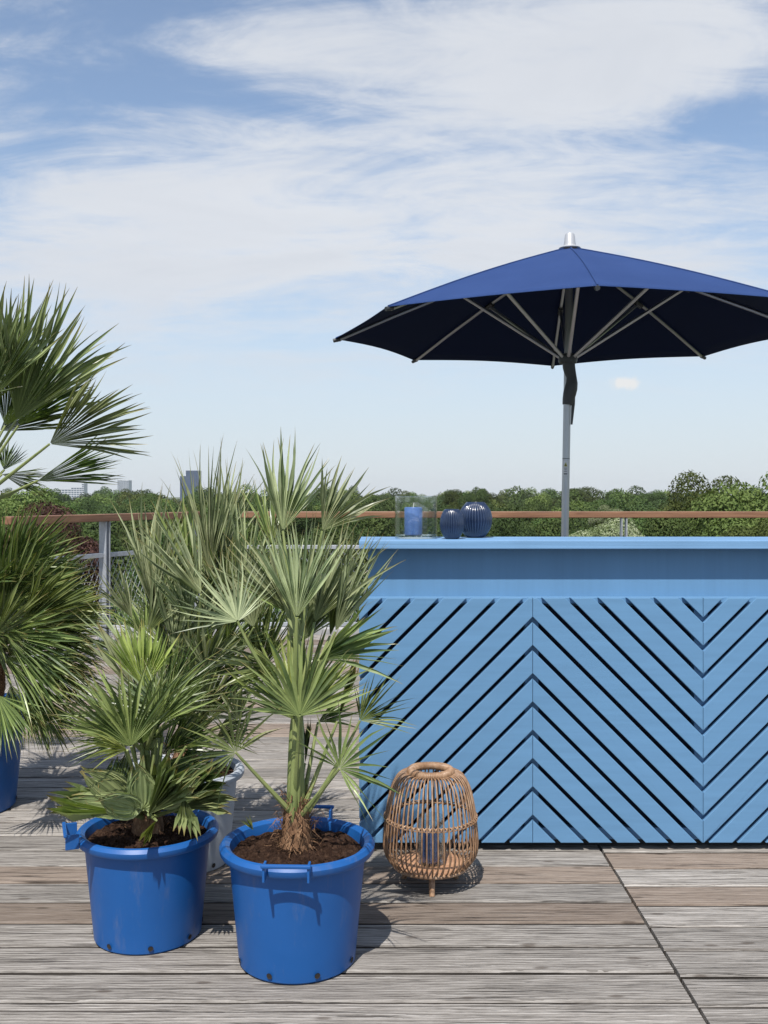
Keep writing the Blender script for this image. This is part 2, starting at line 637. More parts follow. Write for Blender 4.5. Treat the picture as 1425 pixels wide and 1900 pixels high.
def mat_glass(name, tint=(0.93, 0.955, 0.95)):
    b = NB(name)
    fr = b.n('ShaderNodeFresnel')
    ge = b.n('ShaderNodeNewGeometry')
    b.link(b.math('SUBTRACT', 1.5, b.math('MULTIPLY', ge.outputs['Backfacing'], 1.5 - 1 / 1.5)), fr.inputs['IOR'])
    tp = b.n('ShaderNodeBsdfTransparent')
    tp.inputs['Color'].default_value = (*tint, 1)
    gl = b.n('ShaderNodeBsdfGlossy')
    gl.inputs['Roughness'].default_value = 0.02
    nz = b.noise(b.coords(), 14, 2)
    bp = b.n('ShaderNodeBump')
    bp.inputs['Strength'].default_value = 0.15
    bp.inputs['Distance'].default_value = 0.01
    b.link(nz, bp.inputs['Height'])
    b.link(bp.outputs[0], gl.inputs['Normal'])
    ms = b.n('ShaderNodeMixShader')
    b.link(b.math('MINIMUM', b.math('MULTIPLY', fr.outputs[0], 2.4), 1.0), ms.inputs[0])
    b.link(tp.outputs[0], ms.inputs[1])
    b.link(gl.outputs[0], ms.inputs[2])
    b.link(ms.outputs[0], b.out.inputs['Surface'])
    return b.m


GLASS = mat_glass('clear_glass')
b = NB('navy_glazed_ceramic')
n = b.noise(b.coords(), 18, 4)
b.set(b.ramp(n, [(0.3, (0.008, 0.018, 0.046)), (0.7, (0.014, 0.028, 0.070))]), 0.28, spec=0.6)
b.bsdf.inputs['Coat Weight'].default_value = 0.25
b.bsdf.inputs['Coat Roughness'].default_value = 0.06
GLAZE = b.m

# parasol
b = NB('navy_parasol_fabric')
wv = b.noise(b.coords((1, 1, 1)), 480, 2, 0.5)
lg = b.noise(b.coords((1, 1, 1)), 2.2, 5, 0.6)
c = b.ramp(b.math('ADD', b.math('MULTIPLY', wv, 0.4), b.math('MULTIPLY', lg, 0.6)), [(0.3, (0.018, 0.042, 0.135)), (0.7, (0.028, 0.060, 0.178))])
b.bump(b.math('ADD', b.math('MULTIPLY', wv, 0.3), lg), 0.5, 0.02)
b.set(c, 0.8, spec=0.15)
CANVAS = b.m
b = NB('shaded_parasol_underside')
UNDERSIDE = b.set((0.006, 0.012, 0.040), 0.85, spec=0.1)  # canopy underside: its shade is put into the colour
b = NB('brushed_aluminium')
n = b.noise(b.coords((40, 40, 1)), 4, 3)
ALU = b.set((0.44, 0.45, 0.47), b.math('ADD', 0.28, b.math('MULTIPLY', n, 0.2)), 0.85)
b = NB('dark_grey_plastic')
DGREY = b.set((0.035, 0.038, 0.042), 0.42)
b = NB('silver_painted_finial')
FIN = b.set((0.40, 0.41, 0.43), 0.45, 0.2)
b = NB('sticker_white')
STICK = b.set((0.62, 0.63, 0.64), 0.5)
b = NB('sticker_yellow')
STICKY = b.set((0.42, 0.40, 0.06), 0.5)

# railing
b = NB('stained_handrail_wood')
n = b.noise(b.coords((1, 14, 14)), 3, 6, 0.6, 0.5)
b.bump(n, 0.15, 0.003)
HRAIL = b.set(b.ramp(n, [(0.3, (0.150, 0.072, 0.040)), (0.7, (0.26, 0.135, 0.075))]), 0.5)
b = NB('galvanised_steel')
n = b.noise(b.coords((1, 1, 1), rnd=True), 30, 5, 0.7)
n2 = b.noise(b.coords((1, 1, 0.4), rnd=True), 6, 5, 0.6)
GALV = b.set(b.ramp(b.math('ADD', b.math('MULTIPLY', n, 0.5), b.math('MULTIPLY', n2, 0.5)), [(0.3, (0.25, 0.27, 0.30)), (0.7, (0.48, 0.50, 0.53))]), 0.5, 0.35)
b = NB('pale_stone_kerb')
n = b.noise(b.coords(), 9, 6)
KERB = b.set(b.ramp(n, [(0.3, (0.25, 0.25, 0.25)), (0.7, (0.38, 0.38, 0.38))]), 0.8)


def mat_foliage(name, stops, trans=0.22, hue=0.035, val=0.75):
    b = NB(name)
    geo = b.n('ShaderNodeNewGeometry')
    oi = b.n('ShaderNodeObjectInfo')
    ns = b.noise(b.coords((1, 1, 1), rnd=True), 0.9, 3, 0.6)
    f = b.math('ADD', b.math('MULTIPLY', geo.outputs['Random Per Island'], 0.28), b.math('MULTIPLY', ns, 0.72))
    c = b.ramp(f, stops)
    hs = b.n('ShaderNodeHueSaturation')
    b.link(c, hs.inputs['Color'])
    b.link(b.math('ADD', 1 - val / 2, b.math('MULTIPLY', oi.outputs['Random'], val)), hs.inputs['Value'])
    b.link(b.math('ADD', 0.5 - hue / 2, b.math('MULTIPLY', oi.outputs['Random'], hue)), hs.inputs['Hue'])
    b.set(hs.outputs[0], 0.75, spec=0.12)
    tl = b.n('ShaderNodeBsdfTranslucent')
    b.link(b.mix(1.0, hs.outputs[0], (1.2, 1.3, 0.6), 'MULTIPLY'), tl.inputs['Color'])
    ms = b.n('ShaderNodeMixShader')
    ms.inputs[0].default_value = trans
    b.link(b.bsdf.outputs[0], ms.inputs[1])
    b.link(tl.outputs[0], ms.inputs[2])
    b.link(ms.outputs[0], b.out.inputs['Surface'])
    return b.m


FOL = mat_foliage('mixed_green_foliage', [(0.25, (0.038, 0.062, 0.018)), (0.5, (0.062, 0.092, 0.027)), (0.8, (0.105, 0.135, 0.044))])
FOL_BRIGHT = mat_foliage('bright_green_foliage', [(0.25, (0.055, 0.082, 0.022)), (0.5, (0.095, 0.128, 0.036)), (0.8, (0.155, 0.19, 0.062))])
FOL_DARK = mat_foliage('dark_green_foliage', [(0.25, (0.028, 0.050, 0.018)), (0.5, (0.050, 0.080, 0.026)), (0.8, (0.085, 0.12, 0.04))])
FOL_PURPLE = mat_foliage('copper_beech_foliage', [(0.25, (0.022, 0.010, 0.012)), (0.5, (0.045, 0.020, 0.020)), (0.8, (0.085, 0.042, 0.036))], 0.2)
FOL_PALE = mat_foliage('pale_blossom_foliage', [(0.25, (0.10, 0.14, 0.05)), (0.5, (0.22, 0.26, 0.14)), (0.72, (0.42, 0.44, 0.32)), (0.9, (0.6, 0.6, 0.48))])
b = NB('bark')
n = b.noise(b.coords((3, 3, 0.6)), 6, 6, 0.7)
b.bump(n, 0.6, 0.05)
BARK = b.set(b.ramp(n, [(0.3, (0.05, 0.038, 0.028)), (0.7, (0.15, 0.12, 0.095))]), 0.9)
b = NB('meadow_ground')
n = b.noise(b.coords(), 0.05, 8, 0.65)
GROUND = b.set(b.ramp(n, [(0.3, (0.035, 0.055, 0.02)), (0.7, (0.085, 0.11, 0.04))]), 0.9)
b = NB('rendered_wall')
n = b.noise(b.coords(), 1.2, 6)
WALL = b.set(b.ramp(n, [(0.3, (0.30, 0.29, 0.27)), (0.7, (0.40, 0.39, 0.37))]), 0.85)
b = NB('pale_office_wall')
OFFW = b.set((0.50, 0.52, 0.55), 0.7)
b = NB('blue_grey_curtain_wall')
OFFB = b.set((0.02, 0.05, 0.12), 0.35)
b = NB('office_window_band')
OFFG = b.set((0.05, 0.08, 0.13), 0.2)

# ------------------------------------------------------------------ setting
bm = bmesh.new()
GZ = -13.0
n_ = 40
vsx = [[bm.verts.new((-5000 + 10000 * i / n_, -1500 + 7500 * j / n_, GZ)) for j in range(n_ + 1)] for i in range(n_ + 1)]
for i in range(n_):
    for j in range(n_):
        bm.faces.new((vsx[i][j], vsx[i + 1][j], vsx[i + 1][j + 1], vsx[i][j + 1]))
g = bm_obj('ground', bm, GROUND)
tag(g, kind='structure')

# the building that carries the roof terrace
bm = bmesh.new()
add_box(bm, -6.0, 6.0, -4.0, 9.02, GZ, -0.075)
tb = bm_obj('terrace_building', bm, WALL)
tag(tb, 'rendered building that carries the wooden roof terrace', 'building')

# deck: one plank, one object
deck = empty('deck', (0, 0, 0))
tag(deck, kind='structure')
PITCH = 0.151
SEAM = 0.772
rng = random.Random(5)


def plank_mesh(x0, x1, w, t=0.032):
    bm = bmesh.new()
    nseg = 14
    prof = [(-w / 2, -t), (-w / 2, -0.005), (-w / 2 + 0.005, 0), (w / 2 - 0.005, 0), (w / 2, -0.005), (w / 2, -t)]
    rows = []
    for i in range(nseg + 1):
        x = x0 + (x1 - x0) * i / nseg
        e = rng.uniform(-0.0012, 0.0012) if 0 < i < nseg else 0
        e2 = rng.uniform(-0.0012, 0.0012) if 0 < i < nseg else 0
        rows.append([bm.verts.new((x, y + (e if y < 0 else e2), z)) for y, z in prof])
    for i in range(nseg):
        for k in range(len(prof)):
            k2 = (k + 1) % len(prof)
            bm.faces.new((rows[i][k], rows[i + 1][k], rows[i + 1][k2], rows[i][k2]))
    bm.faces.new(rows[0])
    bm.faces.new(rows[-1][::-1])
    bmesh.ops.recalc_face_normals(bm, faces=bm.faces)
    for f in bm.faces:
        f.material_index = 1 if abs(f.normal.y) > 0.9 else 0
    me = bpy.data.meshes.new('plank')
    bm.to_mesh(me)
    bm.free()
    return me


PM_L = {m: [plank_mesh(-5.9, SEAM - 0.005, PITCH - 0.0125) for _ in range(3)] for m in ('g', 'b')}
PM_R = {m: [plank_mesh(SEAM + 0.005, 5.9, PITCH - 0.0125) for _ in range(3)] for m in ('g', 'b')}
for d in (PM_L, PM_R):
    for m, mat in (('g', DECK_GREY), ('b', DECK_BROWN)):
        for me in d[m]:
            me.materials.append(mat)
            me.materials.append(DARK_EDGE)
Y0 = 3.532
brown_l = {1, 3, -13}
brown_r = {2, 0}
for k in range(-36, 31):
    # k counts towards the camera from the boundary under the counter front
    for side, PM, off in (('l', PM_L, 0.0), ('r', PM_R, -0.022)):
        yc = Y0 - (k + 0.5) * PITCH + off
        if side == 'l':
            br = k in brown_l or (k < -6 and rng.random() < 0.25)
        else:
            br = k in brown_r or (k < -6 and rng.random() < 0.25)
        me = PM['b' if br else 'g'][rng.randrange(3)]
        link_mesh('plank', me, None, deck, (0, yc, rng.uniform(-0.0012, 0.0012)))
# joists under the deck close the gaps
bm = bmesh.new()
add_box(bm, -5.9, 5.9, -3.9, 8.96, -0.073, -0.034)
o = bm_obj('underlay', bm, BLACK, deck)
bm = bmesh.new()
add_box(bm, -5.95, 5.95, 8.99, 9.22, -0.07, 0.055, 0.01)
kb = bm_obj('terrace_kerb', bm, KERB)
tag(kb, kind='structure')

# ------------------------------------------------------------------ bar counter
BX0, BX1 = -0.0885, 2.332
BY = 3.52
BZ0, BZ1 = 0.029, 0.895
TOPZ = 1.098
bar = empty('bar_counter', (1.12, 3.67, 0))
tag(bar, 'long blue stained bar counter with chevron slat front and flat top', 'bar counter')
bl = Vector(bar.location)


def bar_box(name, x0, x1, y0, y1, z0, z1, mat, bevel=0.0, parent=bar):
    bm = bmesh.new()
    add_box(bm, x0 - bl.x, x1 - bl.x, y0 - bl.y, y1 - bl.y, z0, z1, bevel)
    return bm_obj(name, bm, mat, parent)


bar_box('counter_top', BX0, BX1, BY, 3.845, TOPZ - 0.030, TOPZ, BLUE_TOP, 0.0025)
bar_box('upper_panel', BX0 + 0.031, BX1 - 0.03, BY + 0.070, BY + 0.088, BZ1 - 0.035, TOPZ - 0.0305, BLUE_V)
bar_box('end_panel', BX0 + 0.031, BX0 + 0.049, BY + 0.0885, 3.80, 0.035, TOPZ - 0.0305, BLUE_V)
bar_box('end_panel', BX1 - 0.049, BX1 - 0.031, BY + 0.0885, 3.80, 0.035, TOPZ - 0.0305, BLUE_V)
bar_box('back_panel', BX0 + 0.05, BX1 - 0.05, 3.785, 3.80, 0.036, TOPZ - 0.0305, BLUE_V)
bar_box('gap_shade_board', BX0 + 0.02, BX1 - 0.02, BY + 0.0705, BY + 0.086, BZ0 + 0.006, BZ1 - 0.036, SHADE_IN)  # added board, painted as dark as the shaded hollow behind the slats
bar_box('front_ledge', BX0 + 0.001, BX1 - 0.001, BY + 0.026, BY + 0.0695, BZ1 - 0.022, BZ1 - 0.001, BLUE_V, 0.001)
bar_box('bottom_rail', BX0 + 0.004, BX1 - 0.004, BY + 0.026, BY + 0.062, BZ0 + 0.004, BZ0 + 0.045, BLUE_V)
bar_box('plinth', BX0 + 0.09, BX1 - 0.09, BY + 0.060, 3.77, 0.0, 0.0285, BLACK)


def clip_poly(poly, f):
    out = []
    for i in range(len(poly)):
        a, b_ = poly[i], poly[(i + 1) % len(poly)]
        fa, fb = f(a), f(b_)
        if fa >= 0:
            out.append(a)
        if (fa >= 0) != (fb >= 0):
            t = fa / (fa - fb)
            out.append((a[0] + (b_[0] - a[0]) * t, a[1] + (b_[1] - a[1]) * t))
    return out


def slat_panel(x0, x1, sgn, xref, zref, mat):
    x0 += 0.0006
    x1 -= 0.0006
    cs = []
    for k in range(-18, 19):
        lo, hi = zref + k * 0.1 + 0.0098, zref + k * 0.1 + 0.0902
        p = [(x0, BZ0), (x1, BZ0), (x1, BZ1), (x0, BZ1)]
        p = clip_poly(p, lambda q: q[1] - (lo + sgn * (q[0] - xref)))
        if len(p) >= 3:
            p = clip_poly(p, lambda q: (hi + sgn * (q[0] - xref)) - q[1])
        if len(p) < 3:
            continue
        # drop near-duplicates and slivers
        q = []
        for a in p:
            if not q or math.hypot(a[0] - q[-1][0], a[1] - q[-1][1]) > 1e-4:
                q.append(a)
        if len(q) > 2 and math.hypot(q[0][0] - q[-1][0], q[0][1] - q[-1][1]) < 1e-4:
            q.pop()
        area = abs(sum(q[i][0] * q[(i + 1) % len(q)][1] - q[(i + 1) % len(q)][0] * q[i][1] for i in range(len(q)))) / 2
        if len(q) < 3 or area < 0.0004:
            continue
        bm = bmesh.new()
        jy = rng.uniform(0, 0.0008)
        fv = [bm.verts.new((a[0] - bl.x, BY + jy - bl.y, a[1])) for a in q]
        bv = [bm.verts.new((a[0] - bl.x, BY + 0.0255 - bl.y, a[1])) for a in q]
        ff = bm.faces.new(fv)
        bm.faces.new(bv[::-1])
        for i in range(len(q)):
            j = (i + 1) % len(q)
            bm.faces.new((fv[j], fv[i], bv[i], bv[j]))
        bmesh.ops.bevel(bm, geom=list(ff.edges), offset=0.0022, segments=2, affect='EDGES', profile=0.6)
        bm_obj('slat', bm, mat, bar)


J = [BX0, 0.526, 1.129, 1.731, BX1]
slat_panel(J[0], J[1], 1, J[1], 0.819, BLUE_DR)
slat_panel(J[1], J[2], -1, J[1], 0.819, BLUE_DL)
slat_panel(J[2], J[3], 1, J[2], 0.216, BLUE_DR)
slat_panel(J[3], J[4], -1, J[3], 0.818, BLUE_DL)
for x in J[1:4]:
    bar_box('batten', x - 0.024, x + 0.024, BY + 0.0262, BY + 0.066, BZ0 + 0.046, BZ1 - 0.023, BLUE_V)
bar_box('batten', J[0] + 0.003, J[0] + 0.03, BY + 0.0262, BY + 0.066, BZ0 + 0.046, BZ1 - 0.023, BLUE_V)

# ------------------------------------------------------------------ hurricane glass, candle, vases
TZ = TOPZ + 0.0006


def pillar_candle(name, loc, r, h, mat, label):
    t = empty(name, loc)
    prof = [(0.0005, 0), (r - 0.002, 0), (r, 0.002), (r, h - 0.004), (r - 0.0015, h - 0.001), (r - 0.005, h - 0.0005), (r * 0.55, h - 0.003), (0.0005, h - 0.004)]
    mobj('wax', lathe(prof, 40), mat, t)
    mobj('wick', tube([(0, 0, h - 0.006), (0.0005, 0, h + 0.008), (0.002, 0, h + 0.016)], 0.0013, 6), WICK, t)
    tag(t, label, 'candle')
    return t


def glass_cylinder(name, loc, r, h, wall, base, label, cat):
    prof = [(0.0004, 0), (r - 0.003, 0), (r, 0.003), (r, h - 0.001), (r - wall * 0.5, h), (r - wall, h - 0.001), (r - wall, base + 0.003), (r - wall - 0.003, base), (0.0004, base)]
    o = mobj(name, lathe(prof, 72), GLASS, None, True, loc)
    tag(o, label, cat)
    return o


hy = 3.715
hx = (772 - 712.5) / F * hy
glass_cylinder('hurricane_glass', (hx, hy, TZ), 0.0795, 0.157, 0.0035, 0.011, 'wide clear glass cylinder around a candle on the bar top', 'glass holder')
pillar_candle('pillar_candle', (hx - 0.010, hy, TZ + 0.0116), 0.0335, 0.104, WAX, 'mid blue pillar candle in the glass cylinder on the bar top')


def ribbed_vase(name, loc, prof, ribs, label):
    n = ribs * 8
    zmax = max(p[1] for p in prof)
    outer = prof

    def rf(a, z):
        t = z / zmax
        amp = 0.036 * max(0.0, math.sin(PI * min(1, max(0, (t - 0.05) / 0.9)))) ** 0.5
        c = math.cos(a * ribs)
        return 1 + amp * (1 - 2 * (0.5 - 0.5 * c) ** 3) - amp
    V, Fc = lathe(outer, n, False, rf)
    t = empty(name, loc)
    mobj('body', (V, Fc), GLAZE, t)
    tag(t, label, 'vase', 'ribbed navy vases on the bar')
    return t


def smooth_prof(pts, n=6):
    out = []
    P = [Vector((r, z)) for r, z in pts]
    for i in range(len(P) - 1):
        p0, p1, p2, p3 = P[max(i - 1, 0)], P[i], P[i + 1], P[min(i + 2, len(P) - 1)]
        for k in range(n):
            t = k / n
            q = 0.5 * ((2 * p1) + (p2 - p0) * t + (2 * p0 - 5 * p1 + 4 * p2 - p3) * t * t + (3 * p1 - p0 - 3 * p2 + p3) * t ** 3)
            out.append((max(q.x, 0.0004), q.y))
    out.append(tuple(P[-1]))
    return out


bigp = smooth_prof([(0.030, 0.0), (0.040, 0.008), (0.057, 0.034), (0.064, 0.066), (0.058, 0.100), (0.042, 0.124), (0.033, 0.1335)])
bigp = [(0.0005, 0.0)] + bigp + [(0.030, 0.1340), (0.028, 0.130), (0.036, 0.115), (0.050, 0.08), (0.045, 0.03), (0.0005, 0.012)]
smp = smooth_prof([(0.022, 0.0), (0.029, 0.006), (0.040, 0.026), (0.0445, 0.052), (0.041, 0.080), (0.032, 0.101), (0.025, 0.1085)])
smp = [(0.0005, 0.0)] + smp + [(0.022, 0.1090), (0.021, 0.105), (0.028, 0.09), (0.036, 0.05), (0.026, 0.014), (0.0005, 0.01)]
vy = 3.765
ribbed_vase('ribbed_vase', ((882 - 712.5) / F * vy, vy, TZ), bigp, 34, 'larger round navy ribbed ceramic vase on the bar top')
vy = 3.655
ribbed_vase('ribbed_vase', ((838.5 - 712.5) / F * vy, vy, TZ), smp, 30, 'smaller navy ribbed ceramic vase in front of the larger one')

# ------------------------------------------------------------------ rattan lantern
LY = 3.22
LX = (799 - 712.5) / F * LY
lan = empty('rattan_lantern', (LX, LY, 0))
tag(lan, 'rattan cage lantern on three short legs in front of the blue bar', 'lantern')
lp = smooth_prof([(0.066, 0.360), (0.088, 0.362), (0.108, 0.350), (0.128, 0.312), (0.143, 0.240), (0.151, 0.165), (0.152, 0.130), (0.145, 0.100), (0.125, 0.074), (0.095, 0.064)], 4)
NR = 54
rib_me = None
for i in range(NR):
    a = 2 * PI * (i + 0.5) / NR
    if rib_me is None:
        V, Fc = tube([(r, 0, z) for r, z in lp], 0.0027, 6)
        rib_me = mesh_np('rib', V, Fc, True)
        rib_me.materials.append(RATTAN)
    o = link_mesh('rib', rib_me, None, lan)
    o.rotation_euler = (rng.uniform(-0.004, 0.004), rng.uniform(-0.004, 0.004), a + rng.uniform(-0.012, 0.012))


def torus_path(r, z, n=64, wob=0.0):
    return [(r * math.cos(2 * PI * i / n), r * math.sin(2 * PI * i / n), z + wob * math.sin(9 * 2 * PI * i / n)) for i in range(n + 1)]


# wrapped top ring: core plus a spiral of binding
core = tube(torus_path(0.064, 0.3665), 0.0115, 10, False)
tr_ = mobj('top_ring', core, RATTAN, lan)
NW = 84
wp = []
for i in range(NW * 10 + 1):
    a = 2 * PI * i / (NW * 10)
    ph = 2 * PI * i / 10
    rr = 0.064 + 0.0122 * math.cos(ph)
    wp.append((rr * math.cos(a), rr * math.sin(a), 0.3665 + 0.0122 * math.sin(ph)))
mobj('binding', tube(wp, 0.0016, 4, False), RATTAN, tr_)
# mid band: two hoops bound with crossed cane
hp = []
band_r = 0.1462
hp.append(tube(torus_path(band_r - 0.0055, 0.222), 0.0034, 8, False))
mb = mobj('middle_hoop', hp[0], RATTAN, lan)
for sgn in (1, -1):
    wp = []
    nn = NR * 12
    for i in range(nn + 1):
        a = 2 * PI * i / nn
        ph = sgn * a * NR
        rr = band_r + 0.0052 * math.cos(ph)
        wp.append((rr * math.cos(a), rr * math.sin(a), 0.222 + 0.0062 * math.sin(ph)))
    mobj('cross_binding', tube(wp, 0.0018, 4, False), RATTAN, mb)
mobj('lower_hoop', tube(torus_path(0.118, 0.066), 0.006, 8, False), RATTAN, lan)
prof = [(0.0005, 0.062), (0.108, 0.062), (0.110, 0.066), (0.108, 0.0705), (0.0005, 0.0705)]
mobj('base_board', lathe(prof, 48), LBASE, lan, False)
for a in (-90, 30, 150):
    ca, sa = math.cos(R(a)), math.sin(R(a))
    mobj('leg', tube([(0.075 * ca, 0.075 * sa, 0.062), (0.088 * ca, 0.088 * sa, 0.03), (0.100 * ca, 0.100 * sa, 0.0005)], [0.0105, 0.0098, 0.0088], 12), RATTAN, lan)
glass_cylinder('candle_glass', (LX + 0.002, LY, 0.0711), 0.043, 0.150, 0.0028, 0.005, 'clear glass cylinder standing inside the rattan lantern', 'glass holder')
pillar_candle('pillar_candle', (LX - 0.004, LY, 0.0767), 0.029, 0.098, WAX_DARK, 'dark blue pillar candle standing inside the rattan lantern')

# ------------------------------------------------------------------ pots


def make_pot(loc, s, mat, handle_ang, label, seed=0, nhole=8, hole_off=0.0, tall=1.0):
    """rim radius .2085, base radius .158, height .32 at scale 1"""
    t = empty('plant_pot', loc)
    rg = random.Random(seed)
    h = 0.322 * s * tall
    Ro, Rt, Rb = 0.2085 * s, 0.184 * s, 0.157 * s
    prof = [(0.001, 0.0), (Rb - 0.006, 0.0), (Rb, 0.006)]
    for k in range(1, 9):
        z = 0.006 + (h - 0.04 * s) * k / 8
        prof.append((Rb + (Rt - Rb) * (k / 8), z))
    zr = h - 0.028 * s
    prof += [(Ro - 0.004, zr - 0.002), (Ro, zr + 0.004), (Ro + 0.001, zr + 0.016 * s), (Ro - 0.006, h - 0.002), (Ro - 0.014 * s, h),
             (Rt - 0.002, h - 0.008), (Rt - 0.006, h - 0.03 * s), (Rb * 1.03, h * 0.45), (Rb, 0.02), (0.001, 0.015)]
    ph = [rg.uniform(0, 6.28) for _ in range(3)]

    def rf(a, z):
        return 1 + 0.0035 * math.sin(2 * a + ph[0]) + 0.002 * math.sin(5 * a + ph[1] + z * 9) + 0.001 * math.sin(9 * a + ph[2])
    mobj('shell', lathe(prof, 96, False, rf), mat, t)
    # soil
    bm = bmesh.new()
    nr, na = 22, 72
    zs = h - 0.032 * s
    rows = []
    for i in range(nr + 1):
        rr = (Rt - 0.004) * i / nr
        row = []
        for k in range(na):
            a = 2 * PI * k / na
            z = zs + 0.014 * (1 - (i / nr) ** 2) + (rg.uniform(-0.006, 0.009) if i < nr else -0.004)
            row.append(bm.verts.new((rr * math.cos(a) + rg.uniform(-.002, .002), rr * math.sin(a) + rg.uniform(-.002, .002), z)) if i > 0 or k == 0 else None)
        rows.append(row)
    c0 = rows[0][0]
    for k in range(na):
        k2 = (k + 1) % na
        bm.faces.new((c0, rows[1][k], rows[1][k2]))
        for i in range(1, nr):
            bm.faces.new((rows[i][k], rows[i + 1][k], rows[i + 1][k2], rows[i][k2]))
    so = bm_obj('soil', bm, SOIL, t)
    # crumbs and bark chips on the soil
    parts = []
    for _ in range(170):
        a, rr = rg.uniform(0, 2 * PI), (Rt - 0.02) * math.sqrt(rg.random())
        sz = rg.uniform(0.003, 0.009)
        c = Vector((rr * math.cos(a), rr * math.sin(a), zs + 0.012 * (1 - (rr / Rt) ** 2) + sz * 0.3))
        q = Quaternion((rg.random(), rg.random(), rg.random(), rg.random())).normalized()
        P = [c + q @ Vector((x * sz, y * sz * 0.7, z * sz * 0.5)) for x, y, z in
             ((1, 0, 0), (-1, 0.2, 0), (0, 1, 0.1), (0.1, -1, 0), (0, 0.1, 1), (0, 0, -1))]
        parts.append((P, [(0, 2, 4), (2, 1, 4), (1, 3, 4), (3, 0, 4), (2, 0, 5), (1, 2, 5), (3, 1, 5), (0, 3, 5)]))
    cr = mobj('soil_crumbs', join(parts), SOIL, so, False)
    cr['kind'] = 'stuff'
    # two strap handles on the rim
    for ha in handle_ang:
        bm = bmesh.new()
        w = 0.056 * s
        yo = Ro - 0.004
        for sx in (-1, 1):
            add_box(bm, sx * w - 0.003, sx * w + 0.003, yo - 0.002, yo + 0.036 * s, h - 0.026 * s, h + 0.016 * s, 0.0012)
        add_box(bm, -w - 0.007, w + 0.007, yo + 0.030 * s, yo + 0.041 * s, h + 0.010 * s, h + 0.020 * s, 0.003)
        o = bm_obj('handle', bm, mat, t)
        o.rotation_euler = (0, 0, R(ha - 90))
    # drainage holes just above the base
    for k in range(nhole):
        a = 2 * PI * (k + hole_off) / nhole
        hz = 0.022 * s
        rr = Rb + (Rt - Rb) * (hz / (h * 0.88)) + 0.0022
        prof = [(0.0003, 0.0), (0.0062 * s, 0.0), (0.0078 * s, 0.0008)]
        o = mobj('drain_hole', lathe(prof, 14), HOLE, t, False)
        o.location = (rr * math.cos(a), rr * math.sin(a), hz)
        o.rotation_euler = (0, R(90), a)
        o.rotation_euler = Vector((math.cos(a), math.sin(a), -0.09)).to_track_quat('Z', 'Y').to_euler()
    tag(t, label, 'plant pot', 'plastic plant pots on the deck')
    return t


def pot_xy(px, Y):
    return ((px - 712.5) / F * Y, Y, 0.0)


PA = pot_xy(552, 2.71)
PB = pot_xy(275, 2.865)
PC = pot_xy(340, 3.43)
PD = (-1.70, 4.02, 0.0)
make_pot(PA, 1.0, POT_BLUE, (-92, 84), 'blue plastic pot nearest the camera, handle facing forward', 3, 8, 0.52)
make_pot(PB, 0.955, POT_BLUE, (-160, 75), 'blue plastic pot left of the nearest one, handle at its left side', 4, 8, 0.35)
make_pot(PC, 1.0, POT_GREY, (75, 255), 'pale grey plastic pot half hidden behind the two front blue pots', 5, 8, 0.1)
make_pot(PD, 1.28, POT_BLUE, (-150, 30), 'large shaded blue pot cut off by the left edge', 6, 8, 0.2)

# ------------------------------------------------------------------ fan palms


